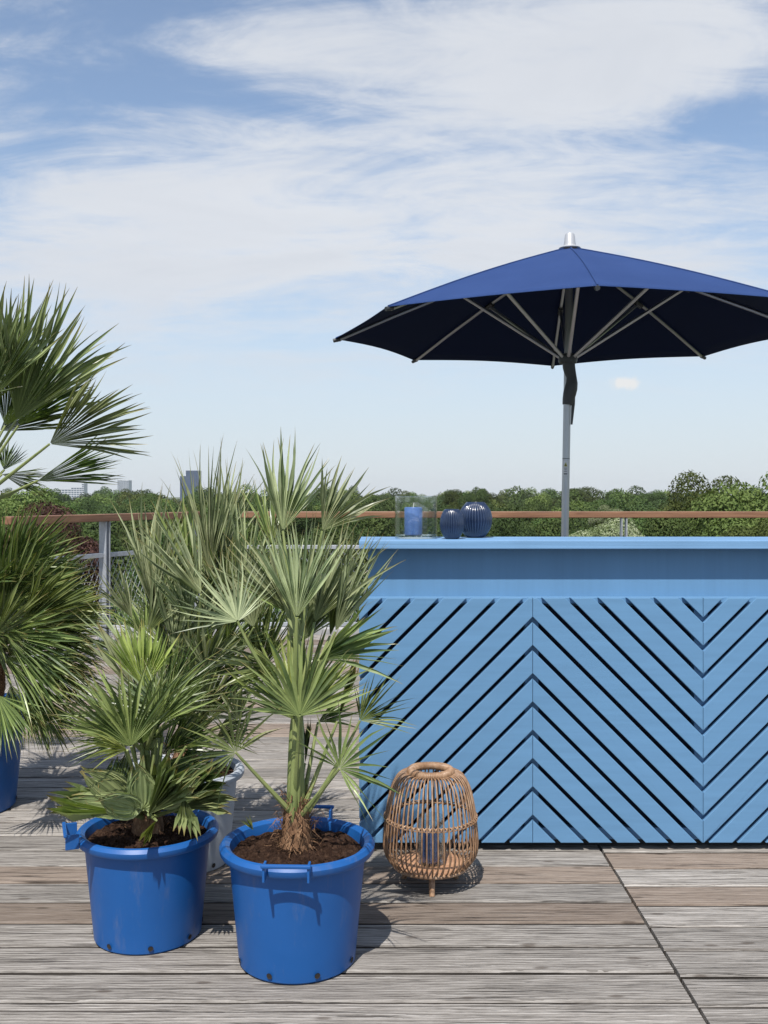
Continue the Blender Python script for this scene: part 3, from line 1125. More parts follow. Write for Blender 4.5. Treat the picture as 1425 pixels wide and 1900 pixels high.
def fan_mesh(hub, axis, normal, L, S, n=30, split=0.45, droop=0.10, cup=0.12, seed=0, undivided=False, wscale=1.0, nscale=0.66):
    """pleated fan leaf: each segment is a folded strip; returns verts, faces, 'along' values"""
    rg = random.Random(seed)
    a = axis.normalized()
    nn = (normal - a * normal.dot(a)).normalized()
    bvec = nn.cross(a)
    if not undivided and n > 14:
        n = int(n * nscale)
    V, Fc, AL = [], [], []
    real = 1.48 / n * wscale          # real half-angle width of one segment, folded when S is small
    app = S / n
    if undivided:
        ts = [0.02, 0.15, 0.3, 0.45, 0.6, 0.75, 0.88, 1.0]
    else:
        ts = [0.02, 0.18, split, split + 0.14, split + 0.28, split + 0.40, 0.94, 1.0]
    for i in range(n):
        u = (i + 0.5) / n * 2 - 1
        th = u * S + rg.uniform(-1, 1) * app * (0.45 if not undivided else 0)
        Li = L * (1 - 0.24 * abs(u) ** 2.2 * min(1.0, S / 1.2)) * (rg.uniform(0.84, 1.06) if not undivided else 1 - 0.35 * u * u)
        lat = rg.uniform(-0.13, 0.13) * L
        oop = rg.uniform(-0.16, 0.16) if not undivided else 0.0
        dz = rg.uniform(0.4, 2.3) * droop + (rg.random() < 0.06) * 0.12
        tw = rg.uniform(-0.5, 0.5)
        tl = rg.uniform(-1.1, 1.1) if not undivided else 0.0
        base = len(V)
        for t in ts:
            r = t * Li
            if undivided:
                lens = math.sin(PI * min(1, t * 0.93 + 0.05)) ** 0.75
                thh = th * lens * 1.0 / max(t, 0.12) * 0.62 if t > 0.12 else th * lens * 4.0 * 0.62
                hw = L * S / n * lens * 0.62
                fold = hw * 0.55
            else:
                thh = th
                hw_r = split * Li * real
                hw_a = split * Li * app
                k = r / (split * Li) if t <= split else max(0.03, 1 - ((t - split) / (1 - split)) ** 1.5)
                hw = min(hw_a * 1.02, hw_r) * k if t <= split else (hw_a + (min(hw_r * 0.95, hw_a * 3.0) - hw_a) * min(1, (t - split) / 0.15)) * k
                fold = math.sqrt(max(hw_r ** 2 - min(hw_a, hw_r) ** 2, (0.35 * hw_r) ** 2)) * k * (1.0 if t <= split else 0.75)
            d = a * math.cos(thh) + bvec * math.sin(thh)
            e = -a * math.sin(thh) + bvec * math.cos(thh)
            bend = max(0.0, (t - 0.45)) ** 2
            p = hub + d * r + nn * (cup * r * (thh ** 2) * 0.5) + e * (lat * bend * 2.0) + nn * (oop * r * min(1.0, max(0.0, (t - split * 0.6) / 0.4)))
            p = p + Vector((0, 0, -1)) * (dz * L * (t ** 2.4))
            tq = tw * bend * 4 + tl * min(1.0, max(0.0, (t - split) / 0.2))
            e2 = (e * math.cos(tq) + nn * math.sin(tq))
            V.append(p - e2 * hw)
            V.append(p - nn * fold)
            V.append(p + e2 * hw)
            AL += [t, t, t]
        m = len(ts)
        for k in range(m - 1):
            q = base + k * 3
            Fc.append((q, q + 1, q + 4, q + 3))
            Fc.append((q + 1, q + 2, q + 5, q + 4))
    return V, Fc, AL


class Palm:
    def __init__(self, loc, label, seed, base_z):
        self.root = empty('fan_palm', loc)
        self.o = Vector(loc)
        self.seed = seed
        self.rg = random.Random(seed)
        self.base = self.o + Vector((0, 0, base_z))
        tag(self.root, label, 'palm', 'potted fan palms')
        self.k = 0
        self.high = None

    def leaf3(self, hub, axis, normal, L, S, mat, n=30, droop=0.08, cup=0.35, pet=None, bulge=None, undivided=False, split=0.25, pr=0.0045, wscale=1.0, nscale=0.70):
        self.k += 1
        V, Fc, AL = fan_mesh(hub - self.o, axis, normal, L, S, n, split, droop, cup, self.seed * 977 + self.k, undivided, wscale, nscale)
        me = mesh_np('leaf', V, Fc, False)
        atr = me.attributes.new('along', 'FLOAT', 'POINT')
        atr.data.foreach_set('value', AL)
        lf = link_mesh('leaf', me, mat, self.root)
        if pet is not None:
            p0, p2 = pet - self.o, hub - self.o
            mid = (p0 + p2) / 2 if bulge is None else bulge - self.o
            p1 = mid
            pts = bez(p0, p1, p2, 9)
            rr = [pr * (1.9 - 1.15 * i / 9) for i in range(10)]
            mobj('petiole', tube(pts, rr, 7), PETIOLE, lf)
            # small bright knob where the segments meet
        return lf

    def leaf(self, hub, tip, Y, dY, S, mat, roll=0, L=None, pet='base', bul=(0, 0, 0), **kw):
        """hub, tip are photo pixels; Y is the hub depth, dY how much deeper the tip lies"""
        h = at(hub[0], hub[1], Y)
        t = at(tip[0], tip[1], Y + dY)
        ax = t - h
        if L is None:
            L = ax.length
        ax.normalize()
        view = (Vector((0, 0, CH)) - h).normalized()
        nrm = view - ax * view.dot(ax)
        nrm.normalize()
        nrm = Quaternion(ax, R(roll)) @ nrm
        if pet == 'base':
            b0 = self.high if (self.high is not None and h.z > self.high.z + 0.06) else self.base
            pt = b0 + Vector((self.rg.uniform(-.012, .012), self.rg.uniform(-.012, .012), self.rg.uniform(0, 0.03)))
        elif pet is None:
            pt = None
        else:
            pt = pet
        bl_ = None
        if pt is not None:
            bl_ = (pt + h) / 2 + Vector(bul)
        return self.leaf3(h, ax, nrm, L, S, mat, pet=pt, bulge=bl_, **kw)

    def auto(self, center, az, el, plen, L, S, mat, roll=0, **kw):
        """leaf growing from center towards azimuth/elevation with a petiole of length plen"""
        d = Vector((math.cos(R(az)) * math.cos(R(el)), math.sin(R(az)) * math.cos(R(el)), math.sin(R(el))))
        hub = center + d * plen
        side = Vector((-math.sin(R(az)), math.cos(R(az)), 0))
        d2 = (Quaternion(side, R(self.rg.uniform(2, 22))) @ d)
        nrm = d2.cross(side)
        if nrm.z < 0:
            nrm = -nrm
        nrm = Quaternion(d2, R(roll)) @ nrm
        return self.leaf3(hub, d2, nrm, L, S, mat, pet=center + Vector((0, 0, -0.05)), bulge=(center + hub) / 2 + Vector((0, 0, -0.02)), **kw)

    def trunk(self, pts, radii, fibre=220, flen=0.05, frange=(0, 1)):
        pts = [Vector(p) for p in pts]
        V, Fc = tube([p - self.o for p in pts], radii, 12)
        tk = mobj('trunk', (V, Fc), FIBRE, self.root)
        parts = []
        for _ in range(fibre):
            f = self.rg.uniform(*frange) * (len(pts) - 1)
            i = min(int(f), len(pts) - 2)
            t = f - i
            c = pts[i].lerp(pts[i + 1], t) - self.o
            r = radii[i] + (radii[i + 1] - radii[i]) * t
            a = self.rg.uniform(0, 2 * PI)
            d = Vector((math.cos(a), math.sin(a), 0))
            e = Vector((-math.sin(a), math.cos(a), 0))
            p0 = c + d * r * 0.9
            ln = flen * self.rg.uniform(0.4, 1.2)
            p1 = p0 + d * ln * self.rg.uniform(0.1, 0.7) + Vector((0, 0, ln * self.rg.uniform(-0.3, 1.0))) + e * ln * self.rg.uniform(-0.5, 0.5)
            p2 = p1 + d * ln * 0.3 + Vector((0, 0, ln * self.rg.uniform(-0.7, 0.4))) + e * ln * self.rg.uniform(-0.5, 0.5)
            w = e * self.rg.uniform(0.0008, 0.003)
            parts.append(([p0 - w, p0 + w, p1 + w * 0.7, p1 - w * 0.7, p2], [(0, 1, 2, 3), (3, 2, 4)]))
        fo = mobj('trunk_fibres', join(parts), FIBRE, tk, False)
        fo['kind'] = 'stuff'
        return tk


# --- palm A, in the nearest blue pot
A = Palm(PA, 'tall fan palm in the nearest blue pot with a hairy brown stem foot', 11, 0.36)
ax_ = PA[0]
ay = PA[1]
A.trunk([(ax_ - 0.005, ay, 0.27), (ax_ - 0.004, ay, 0.31), (ax_ - 0.003, ay, 0.35), (ax_ - 0.004, ay, 0.40), (ax_ - 0.004, ay, 0.43)], [0.050, 0.046, 0.040, 0.034, 0.020], 420, 0.05)
# one thick green stem of packed leaf bases
p0 = Vector((ax_ - 0.004, ay, 0.38))
p2 = at(552, 1318, 2.72)
pts_ = bez(p0, (p0 + p2) / 2 + Vector((-0.004, 0, 0)), p2, 8)
mobj('stem', tube([q - A.o for q in pts_], [0.027, 0.026, 0.025, 0.024, 0.023, 0.022, 0.021, 0.019, 0.014], 14), PETIOLE, A.root)
p0b = Vector((ax_ - 0.010, ay - 0.022, 0.37))
mobj('stem', tube([q - A.o for q in bez(p0b, at(546, 1400, 2.68), at(553, 1300, 2.69), 8)], [0.013 - 0.0007 * i for i in range(9)], 10), PETIOLE, A.root)
A.high = at(552, 1322, 2.72)
S_, G_, Lm_, D_ = LEAF_SILVER, LEAF_GREEN, LEAF_LIME, LEAF_DEEP
A.leaf((551, 1146), (566, 940), 2.68, 0.03, 0.62, S_, roll=12, n=26, droop=0.02, cup=-0.3, pr=0.006)
A.leaf((546, 1140), (500, 955), 2.76, 0.05, 0.42, S_, roll=35, n=26, droop=0.02)
A.leaf((622, 1172), (700, 985), 2.74, 0.02, 0.40, S_, roll=28, n=26, droop=0.02)
A.leaf((612, 1180), (655, 1000), 2.80, 0.06, 0.30, G_, roll=35, n=22, droop=0.02)
A.leaf((441, 1153), (385, 1012), 2.70, 0.05, 1.35, S_, roll=8, n=34, droop=0.03, cup=0.05, L=0.225, bul=(-0.02, 0, -0.03))
A.leaf((556, 1328), (556, 1150), 2.60, -0.03, 1.45, G_, roll=0, n=30, droop=0.05, cup=0.1, L=0.265, split=0.32)
A.leaf((548, 1335), (552, 1145), 2.74, 0.05, 1.05, Lm_, roll=0, n=28, droop=0.02, L=0.285, split=0.4)
A.leaf((560, 1300), (600, 1150), 2.80, 0.07, 0.8, G_, roll=0, n=26, droop=0.03)
A.leaf((668, 1337), (745, 1262), 2.70, -0.02, 0.95, G_, roll=12, n=26, droop=0.06, L=0.175, bul=(0.01, 0, -0.01))
A.leaf((630, 1426), (690, 1360), 2.58, -0.04, 1.75, G_, roll=-6, n=26, droop=0.08, L=0.20, split=0.3, bul=(0.0, 0, 0.0))
A.leaf((437, 1396), (375, 1322), 2.60, -0.05, 1.75, G_, roll=8, n=26, droop=0.07, L=0.19, split=0.3, bul=(0.0, 0, 0.0))
A.leaf((525, 985), (552, 800), 2.78, 0.05, 0.58, S_, roll=15, n=28, droop=0.01, pet=at(550, 1180, 2.74), split=0.35)
A.leaf((598, 985), (672, 868), 2.82, 0.06, 0.66, S_, roll=10, n=26, droop=0.05, pet=at(556, 1180, 2.76), L=0.24, split=0.35)
A.leaf((505, 1010), (487, 880), 2.86, 0.1, 0.45, G_, roll=25, n=24, droop=0.02, pet=at(545, 1180, 2.78))
A.leaf((626, 1338), (664, 1228), 2.76, 0.02, 0.10, D_, roll=20, n=10, droop=0.0, split=0.7)
A.leaf((566, 1416), (577, 1340), 2.76, 0.02, 0.12, D_, roll=30, n=10, droop=0.0, split=0.7)
A.leaf((590, 1225), (680, 1180), 2.66, -0.02, 0.5, G_, roll=30, n=18, droop=0.08, L=0.26, split=0.3)
A.leaf((515, 1240), (430, 1225), 2.74, 0.02, 0.6, G_, roll=25, n=20, droop=0.06, L=0.2, split=0.35)
A.leaf((470, 1540), (455, 1515), 2.62, -0.02, 0.35, Lm_, roll=0, n=8, droop=0.0, pet=None, L=0.055)

A.leaf((556, 1150), (620, 950), 2.76, 0.06, 0.35, S_, roll=30, n=24, droop=0.02)
A.leaf((560, 1330), (640, 1230), 2.66, 0.0, 0.55, G_, roll=20, n=20, droop=0.05, L=0.22)
A.leaf((545, 1335), (470, 1235), 2.68, 0.0, 0.55, G_, roll=-15, n=20, droop=0.05, L=0.22)
A.leaf((590, 1340), (655, 1300), 2.80, 0.05, 0.5, D_, roll=20, n=18, droop=0.08, L=0.16)

# --- palm B, in the left blue pot
B = Palm(PB, 'short bushy fan palm with broad pleated low leaves in left blue pot', 23, 0.33)
bx, by = PB[0], PB[1]
B.trunk([(bx - 0.004, by, 0.25), (bx, by, 0.31), (bx, by, 0.36), (bx, by, 0.41)], [0.05, 0.045, 0.036, 0.02], 260, 0.05)
for k, (px2, py2) in enumerate(((262, 1290), (274, 1300), (286, 1330), (300, 1350))):
    p0 = Vector((bx - 0.012 + 0.010 * k, by, 0.33))
    p2 = at(px2, py2, 2.85 + 0.02 * k)
    mobj('stalk', tube([q - B.o for q in bez(p0, (p0 + p2) / 2, p2, 7)], [0.010 - 0.0006 * i for i in range(8)], 8), PETIOLE, B.root)
B.high = at(274, 1400, 2.86)
B.leaf((266, 1277), (262, 1142), 2.86, 0.04, 0.72, Lm_, roll=5, n=30, droop=0.02, split=0.5, bul=(0, 0, 0.02))
B.leaf((258, 1290), (200, 1150), 2.92, 0.06, 0.45, S_, roll=20, n=24, droop=0.03, split=0.45)
B.leaf((243, 1385), (215, 1215), 2.72, -0.03, 1.0, G_, roll=6, n=32, droop=0.04, L=0.265, split=0.42, cup=0.1)
B.leaf((290, 1345), (352, 1215), 2.76, 0.0, 0.75, G_, roll=-10, n=28, droop=0.05, L=0.24)
B.leaf((240, 1372), (140, 1330), 2.74, -0.04, 0.75, G_, roll=10, n=26, droop=0.10, L=0.20)
B.leaf((236, 1392), (165, 1376), 2.68, -0.06, 0.5, Lm_, roll=20, n=16, droop=0.10, L=0.14)
B.leaf((310, 1290), (395, 1180), 2.92, 0.05, 0.6, D_, roll=0, n=26, droop=0.05)
B.leaf((300, 1320), (410, 1270), 2.86, 0.02, 0.7, D_, roll=15, n=24, droop=0.08, L=0.21)
B.leaf((345, 1385), (420, 1362), 2.80, 0.0, 0.35, Lm_, roll=30, n=14, droop=0.05)
B.leaf((225, 1330), (120, 1250), 2.88, 0.03, 0.65, G_, roll=15, n=24, droop=0.06, L=0.22)
B.leaf((285, 1310), (300, 1170), 2.98, 0.08, 0.7, G_, roll=0, n=26, droop=0.03, L=0.22)
B.leaf((225, 1375), (120, 1290), 2.80, 0.0, 0.55, D_, roll=20, n=24, droop=0.06, L=0.23)
B.leaf((262, 1380), (300, 1250), 2.82, 0.03, 0.8, D_, roll=0, n=26, droop=0.04, L=0.22)
B.leaf((315, 1390), (400, 1330), 2.84, 0.02, 0.6, D_, roll=15, n=22, droop=0.08, L=0.19)
B.leaf((330, 1420), (395, 1385), 2.92, 0.05, 0.6, D_, roll=15, n=20, droop=0.08, L=0.16)
# broad young leaves close to the soil
UN = dict(undivided=True, droop=0.04)
B.leaf((236, 1487), (150, 1416), 2.74, -0.05, 0.75, LEAF_YOUNG, roll=10, n=11, **UN)
B.leaf((266, 1502), (257, 1400), 2.72, -0.03, 0.75, LEAF_YOUNG, roll=0, n=10, **UN)
B.leaf((252, 1500), (180, 1478), 2.68, -0.08, 0.9, LEAF_YOUNG, roll=-25, n=11, **UN)
B.leaf((225, 1450), (238, 1392), 2.84, 0.02, 0.7, D_, roll=0, n=9, **UN)
B.leaf((205, 1470), (216, 1400), 2.88, 0.03, 0.8, D_, roll=10, n=9, **UN)
B.leaf((275, 1512), (345, 1418), 2.70, -0.05, 0.42, LEAF_YOUNG, roll=0, n=9, droop=0.05, split=0.62, wscale=2.2)
B.leaf((280, 1512), (318, 1408), 2.74, -0.02, 0.25, LEAF_YOUNG, roll=0, n=6, droop=0.03, split=0.62, wscale=2.0)
B.leaf((225, 1505), (80, 1500), 2.70, -0.08, 0.14, Lm_, roll=30, n=6, droop=0.02, split=0.6, wscale=1.6)
B.leaf((215, 1492), (92, 1460), 2.74, -0.06, 0.30, LEAF_YOUNG, roll=20, n=10, droop=0.06, split=0.55, wscale=1.6)
B.leaf((330, 1462), (400, 1405), 2.80, 0.0, 0.6, D_, roll=0, n=10, **UN)
B.leaf((330, 1480), (430, 1440), 2.82, -0.02, 0.45, D_, roll=15, n=10, droop=0.06, split=0.6, wscale=1.8)
B.leaf((335, 1500), (432, 1470), 2.74, -0.04, 0.30, LEAF_YOUNG, roll=20, n=8, droop=0.08, split=0.6, wscale=1.6)
B.leaf((340, 1478), (350, 1545), 2.70, -0.07, 0.42, LEAF_YOUNG, roll=0, n=6, droop=0.12, split=0.5, wscale=1.5)
B.leaf((290, 1522), (262, 1562), 2.68, -0.06, 0.25, Lm_, roll=10, n=5, droop=0.05, split=0.6, wscale=1.6)
B.leaf((300, 1440), (370, 1400), 2.86, 0.0, 0.6, D_, roll=0, n=9, **UN)

B.leaf((232, 1500), (118, 1478), 2.72, -0.07, 0.55, LEAF_YOUNG, roll=15, n=10, undivided=True, droop=0.05)
B.leaf((245, 1478), (160, 1440), 2.80, -0.02, 0.6, LEAF_YOUNG, roll=-10, n=10, undivided=True, droop=0.03)
B.leaf((300, 1492), (372, 1432), 2.74, -0.03, 0.6, LEAF_YOUNG, roll=10, n=10, undivided=True, droop=0.03)
B.leaf((318, 1500), (400, 1462), 2.80, 0.0, 0.5, D_, roll=0, n=10, undivided=True, droop=0.06)
B.leaf((330, 1440), (420, 1410), 2.95, 0.03, 0.6, D_, roll=10, n=18, droop=0.08, L=0.17)
B.leaf((340, 1455), (425, 1450), 2.98, 0.03, 0.5, D_, roll=15, n=16, droop=0.1, L=0.15)
B.leaf((300, 1400), (365, 1340), 2.95, 0.04, 0.6, D_, roll=10, n=20, droop=0.05, L=0.19)

# --- palm C, in the pale grey pot
C = Palm(PC, 'tall silvery fan palm in the pale grey pot behind', 37, 0.33)
cx, cy = PC[0], PC[1]
C.trunk([(cx, cy, 0.26), (cx, cy, 0.33), (cx + 0.01, cy, 0.38), (cx + 0.03, cy, 0.44)], [0.05, 0.046, 0.036, 0.022], 240, 0.05)
ctop = Vector((cx + 0.03, cy, 0.42))
CP = dict(pet=ctop)
C.leaf((390, 1064), (376, 815), 3.40, 0.05, 0.33, S_, roll=15, n=28, droop=0.01, **CP)
C.leaf((400, 1070), (425, 880), 3.46, 0.08, 0.42, S_, roll=10, n=26, droop=0.02, **CP)
C.leaf((288, 1138), (290, 948), 3.34, 0.02, 0.42, S_, roll=12, n=30, droop=0.02, **CP)
C.leaf((246, 1148), (190, 1038), 3.30, -0.02, 0.42, S_, roll=25, n=22, droop=0.04, **CP)
C.leaf((330, 1130), (335, 960), 3.50, 0.1, 0.5, G_, roll=10, n=26, droop=0.02, **CP)
C.leaf((452, 1120), (478, 905), 3.42, 0.05, 0.35, S_, roll=20, n=26, droop=0.02, **CP)
C.leaf((440, 1110), (445, 940), 3.56, 0.1, 0.5, G_, roll=5, n=26, droop=0.02, **CP)
C.leaf((470, 1130), (535, 985), 3.5, 0.05, 0.5, G_, roll=15, n=24, droop=0.04, **CP)
C.leaf((350, 1150), (318, 1010), 3.24, -0.05, 0.5, S_, roll=15, n=26, droop=0.03, **CP)
C.leaf((270, 1180), (225, 1075), 3.42, 0.0, 0.6, G_, roll=20, n=24, droop=0.05, **CP)
C.leaf((382, 1242), (402, 1165), 3.22, -0.06, 0.95, S_, roll=0, n=26, droop=0.05, L=0.20, split=0.6, **CP)
C.leaf((440, 1335), (432, 1270), 3.26, -0.06, 1.1, S_, roll=0, n=24, droop=0.08, L=0.15, split=0.6, **CP)
C.leaf((420, 1200), (500, 1130), 3.3, -0.03, 0.8, G_, roll=20, n=24, droop=0.06, **CP)
C.leaf((400, 1250), (470, 1210), 3.3, -0.05, 0.7, D_, roll=30, n=22, droop=0.1, L=0.2, **CP)
C.leaf((330, 1230), (260, 1180), 3.36, 0.0, 0.8, G_, roll=20, n=24, droop=0.08, L=0.22, **CP)
C.leaf((395, 1290), (470, 1255), 3.44, 0.02, 0.6, G_, roll=15, n=22, droop=0.08, L=0.24, **CP)
C.leaf((350, 1350), (300, 1280), 3.50, 0.03, 0.7, D_, roll=10, n=22, droop=0.06, L=0.22, **CP)
C.leaf((400, 1370), (462, 1345), 3.46, 0.02, 0.7, D_, roll=10, n=22, droop=0.08, L=0.18, **CP)
C.leaf((365, 1300), (330, 1215), 3.30, -0.03, 0.8, D_, roll=10, n=24, droop=0.06, L=0.22, **CP)
C.leaf((385, 1330), (440, 1240), 3.36, 0.0, 0.8, D_, roll=10, n=24, droop=0.06, L=0.22, **CP)
C.leaf((410, 1345), (480, 1320), 3.40, 0.0, 0.6, D_, roll=25, n=20, droop=0.1, L=0.19, **CP)
C.leaf((360, 1210), (355, 1090), 3.44, 0.04, 0.6, G_, roll=10, n=26, droop=0.03, L=0.26, **CP)
C.leaf((410, 1190), (440, 1060), 3.48, 0.04, 0.6, S_, roll=10, n=26, droop=0.03, L=0.27, **CP)
C.leaf((470, 1170), (500, 1010), 3.38, 0.0, 0.45, S_, roll=20, n=24, droop=0.03, L=0.30, **CP)
C.leaf((310, 1190), (262, 1040), 3.46, 0.05, 0.45, S_, roll=15, n=24, droop=0.03, L=0.30, **CP)
C.leaf((355, 1075), (352, 880), 3.52, 0.08, 0.45, G_, roll=15, n=24, droop=0.02, **CP)
C.leaf((420, 1000), (440, 850), 3.58, 0.08, 0.4, S_, roll=15, n=22, droop=0.02, **CP)
for k in range(8):
    C.auto(ctop + Vector((0, 0, 0.10)), C.rg.uniform(20, 170) if k < 5 else C.rg.uniform(-60, 20), C.rg.uniform(20, 75), C.rg.uniform(0.16, 0.30), C.rg.uniform(0.22, 0.32), C.rg.uniform(0.5, 1.0), (S_, G_, G_)[k % 3], roll=C.rg.uniform(-25, 25), n=26, droop=0.05)

rgc = random.Random(404)
for k in range(18):
    hx_, hy_ = rgc.uniform(255, 485), rgc.uniform(1075, 1265)
    an = R(rgc.uniform(58, 126) if hy_ < 1200 else rgc.uniform(30, 150))
    ln = rgc.uniform(150, 225)
    C.leaf((hx_, hy_), (hx_ + ln * math.cos(an), hy_ - ln * math.sin(an)), rgc.uniform(3.2, 3.62), rgc.uniform(-0.05, 0.08), rgc.uniform(0.35, 0.65), (S_, S_, G_)[k % 3],
           roll=rgc.uniform(-35, 35), n=26, droop=rgc.uniform(0.01, 0.06), **CP)
for k in range(9):
    hx_, hy_ = rgc.uniform(215, 320), rgc.uniform(1300, 1400)
    an = R(rgc.uniform(25, 160))
    ln = rgc.uniform(120, 165)
    B.leaf((hx_, hy_), (hx_ + ln * math.cos(an), hy_ - ln * math.sin(an)), rgc.uniform(2.78, 3.0), rgc.uniform(-0.05, 0.06), rgc.uniform(0.4, 0.75), (G_, D_, S_)[k % 3],
           roll=rgc.uniform(-30, 30), n=26, droop=rgc.uniform(0.03, 0.08))
for k in range(5):
    hx_, hy_ = rgc.uniform(530, 600), rgc.uniform(1130, 1230)
    an = R(rgc.uniform(50, 130))
    ln = rgc.uniform(160, 220)
    A.leaf((hx_, hy_), (hx_ + ln * math.cos(an), hy_ - ln * math.sin(an)), rgc.uniform(2.74, 2.9), rgc.uniform(0.0, 0.08), rgc.uniform(0.3, 0.55), (S_, G_, S_)[k % 3],
           roll=rgc.uniform(-35, 35), n=24, droop=rgc.uniform(0.02, 0.05))

# --- palm D, the many-stemmed one at the left edge
Dp = Palm(PD, 'big dense dark green fan palm filling the left edge in two tiers', 53, 0.40)
dx_, dy_ = PD[0], PD[1]
Dp.trunk([(dx_, dy_, 0.34), (dx_ - 0.02, dy_, 0.6), (dx_ - 0.05, dy_, 0.9), (dx_ - 0.04, dy_, 1.16)], [0.07, 0.06, 0.052, 0.035], 500, 0.07)
Dp.trunk([(dx_ + 0.08, dy_ - 0.03, 0.34), (dx_ + 0.14, dy_ - 0.05, 0.5), (dx_ + 0.16, dy_ - 0.06, 0.66)], [0.06, 0.05, 0.03], 260, 0.06)
up = Vector((dx_ - 0.04, dy_, 1.16))
lo = Vector((dx_ + 0.16, dy_ - 0.06, 0.66))
UPP = dict(pet=up, droop=0.015, n=34, pr=0.006, split=0.5, nscale=1.0)
Dp.leaf((30, 780), (112, 598), 3.95, -0.03, 0.60, LEAF_YOUNG, roll=12, L=0.57, **UPP)
Dp.leaf((34, 790), (135, 665), 4.05, 0.05, 0.55, D_, roll=-10, L=0.42, **UPP)
Dp.leaf((92, 824), (240, 748), 3.85, -0.06, 0.62, LEAF_YOUNG, roll=18, L=0.415, **UPP)
Dp.leaf((70, 892), (205, 848), 3.95, 0.0, 0.36, D_, roll=-15, L=0.34, **UPP)
Dp.leaf((-20, 745), (25, 570), 3.85, -0.05, 0.55, LEAF_YOUNG, roll=5, L=0.46, **UPP)
Dp.leaf((-15, 750), (50, 570), 4.1, 0.06, 0.5, D_, roll=10, L=0.44, **UPP)
Dp.leaf((8, 872), (25, 815), 4.2, 0.1, 0.7, D_, roll=0, L=0.16, **UPP)
Dp.leaf((4, 880), (75, 895), 4.15, 0.05, 0.4, D_, roll=0, L=0.19, **UPP)
for k in range(9):
    Dp.auto(up, Dp.rg.uniform(95, 330), Dp.rg.uniform(0, 70), Dp.rg.uniform(0.25, 0.42), Dp.rg.uniform(0.34, 0.44), Dp.rg.uniform(0.6, 1.0), (D_, G_)[k % 2], roll=Dp.rg.uniform(-20, 20), n=30, droop=0.08)
LWP = dict(pet=lo, n=36, pr=0.006, split=0.5, nscale=1.0)
Dp.leaf((8, 1128), (95, 1010), 3.75, -0.05, 0.95, G_, roll=0, L=0.36, droop=0.04, **LWP)
Dp.leaf((30, 1100), (120, 1030), 3.95, 0.05, 0.8, D_, roll=0, L=0.33, droop=0.05, **LWP)
Dp.leaf((78, 1136), (205, 1112), 3.80, 0.0, 0.38, Lm_, roll=25, L=0.28, droop=0.05, **LWP)
Dp.leaf((60, 1140), (190, 1150), 3.90, 0.02, 0.55, D_, roll=30, L=0.31, droop=0.06, **LWP)
Dp.leaf((12, 1225), (135, 1235), 3.66, -0.05, 0.85, G_, roll=-5, L=0.31, droop=0.12, **LWP)
Dp.leaf((15, 1200), (140, 1185), 3.80, 0.0, 0.8, D_, roll=15, L=0.31, droop=0.10, **LWP)
Dp.leaf((45, 1275), (110, 1350), 3.74, -0.03, 0.6, G_, roll=0, L=0.25, droop=0.10, **LWP)
Dp.leaf((20, 1270), (40, 1350), 3.66, -0.06, 0.6, G_, roll=0, L=0.22, droop=0.12, **LWP)
Dp.leaf((60, 1290), (125, 1362), 3.95, 0.03, 0.5, D_, roll=10, L=0.24, droop=0.12, **LWP)
Dp.leaf((0, 1060), (40, 990), 3.9, 0.0, 0.9, D_, roll=5, L=0.30, droop=0.05, **LWP)
Dp.leaf((-10, 1180), (10, 1090), 3.6, -0.08, 1.2, G_, roll=0, L=0.30, droop=0.05, **LWP)
Dp.leaf((-5, 1290), (0, 1350), 3.6, -0.08, 1.0, G_, roll=0, L=0.22, droop=0.1, **LWP)
Dp.leaf((20, 1060), (110, 965), 3.85, 0.0, 0.7, G_, roll=15, L=0.33, droop=0.05, **LWP)
Dp.leaf((40, 1160), (170, 1080), 3.72, -0.03, 0.7, G_, roll=10, L=0.36, droop=0.06, **LWP)
Dp.leaf((50, 1180), (185, 1180), 3.78, 0.0, 0.6, G_, roll=20, L=0.33, droop=0.08, **LWP)
Dp.leaf((30, 1240), (140, 1290), 3.82, 0.0, 0.7, D_, roll=-5, L=0.32, droop=0.10, **LWP)
Dp.leaf((10, 1180), (130, 1210), 3.60, -0.06, 0.8, G_, roll=20, L=0.34, droop=0.08, **LWP)
Dp.leaf((70, 1230), (160, 1250), 4.0, 0.05, 0.6, D_, roll=10, L=0.26, droop=0.1, **LWP)
Dp.leaf((55, 1100), (160, 1065), 4.1, 0.08, 0.6, D_, roll=10, L=0.30, droop=0.06, **LWP)
Dp.leaf((10, 790), (70, 640), 4.15, 0.05, 0.7, D_, roll=-10, L=0.42, **UPP)
Dp.leaf((0, 800), (90, 740), 4.2, 0.05, 0.6, D_, roll=-10, L=0.36, **UPP)
for k in range(12):
    Dp.auto(lo + Vector((-0.15, -0.05, 0.05)), Dp.rg.uniform(-120, 60), Dp.rg.uniform(-5, 60), Dp.rg.uniform(0.15, 0.30), Dp.rg.uniform(0.28, 0.36), Dp.rg.uniform(0.7, 1.1), (G_, D_)[k % 2], roll=Dp.rg.uniform(-20, 20), n=34, droop=0.12, split=0.5, nscale=1.0)
for k in range(16):
    Dp.auto(lo, Dp.rg.uniform(-30, 230), Dp.rg.uniform(-10, 65), Dp.rg.uniform(0.18, 0.34), Dp.rg.uniform(0.28, 0.38), Dp.rg.uniform(0.7, 1.1), (D_, G_, D_)[k % 3], roll=Dp.rg.uniform(-20, 20), n=30, droop=0.12)

# ------------------------------------------------------------------ parasol
UX, UY = 1.166, 6.25
UR, UZ, UAP = 1.49, 2.262, 2.815
URUN = 2.105
um = empty('parasol', (1.118, UY, 0))
tag(um, 'open navy blue octagonal parasol on an aluminium pole behind the bar', 'parasol')
uo = Vector(um.location)
ctr = Vector((UX, UY, 0))
pb = Vector((1.118, UY, 0))


def pole_pt(z):
    return pb.lerp(ctr, z / 2.8) + Vector((0, 0, z))


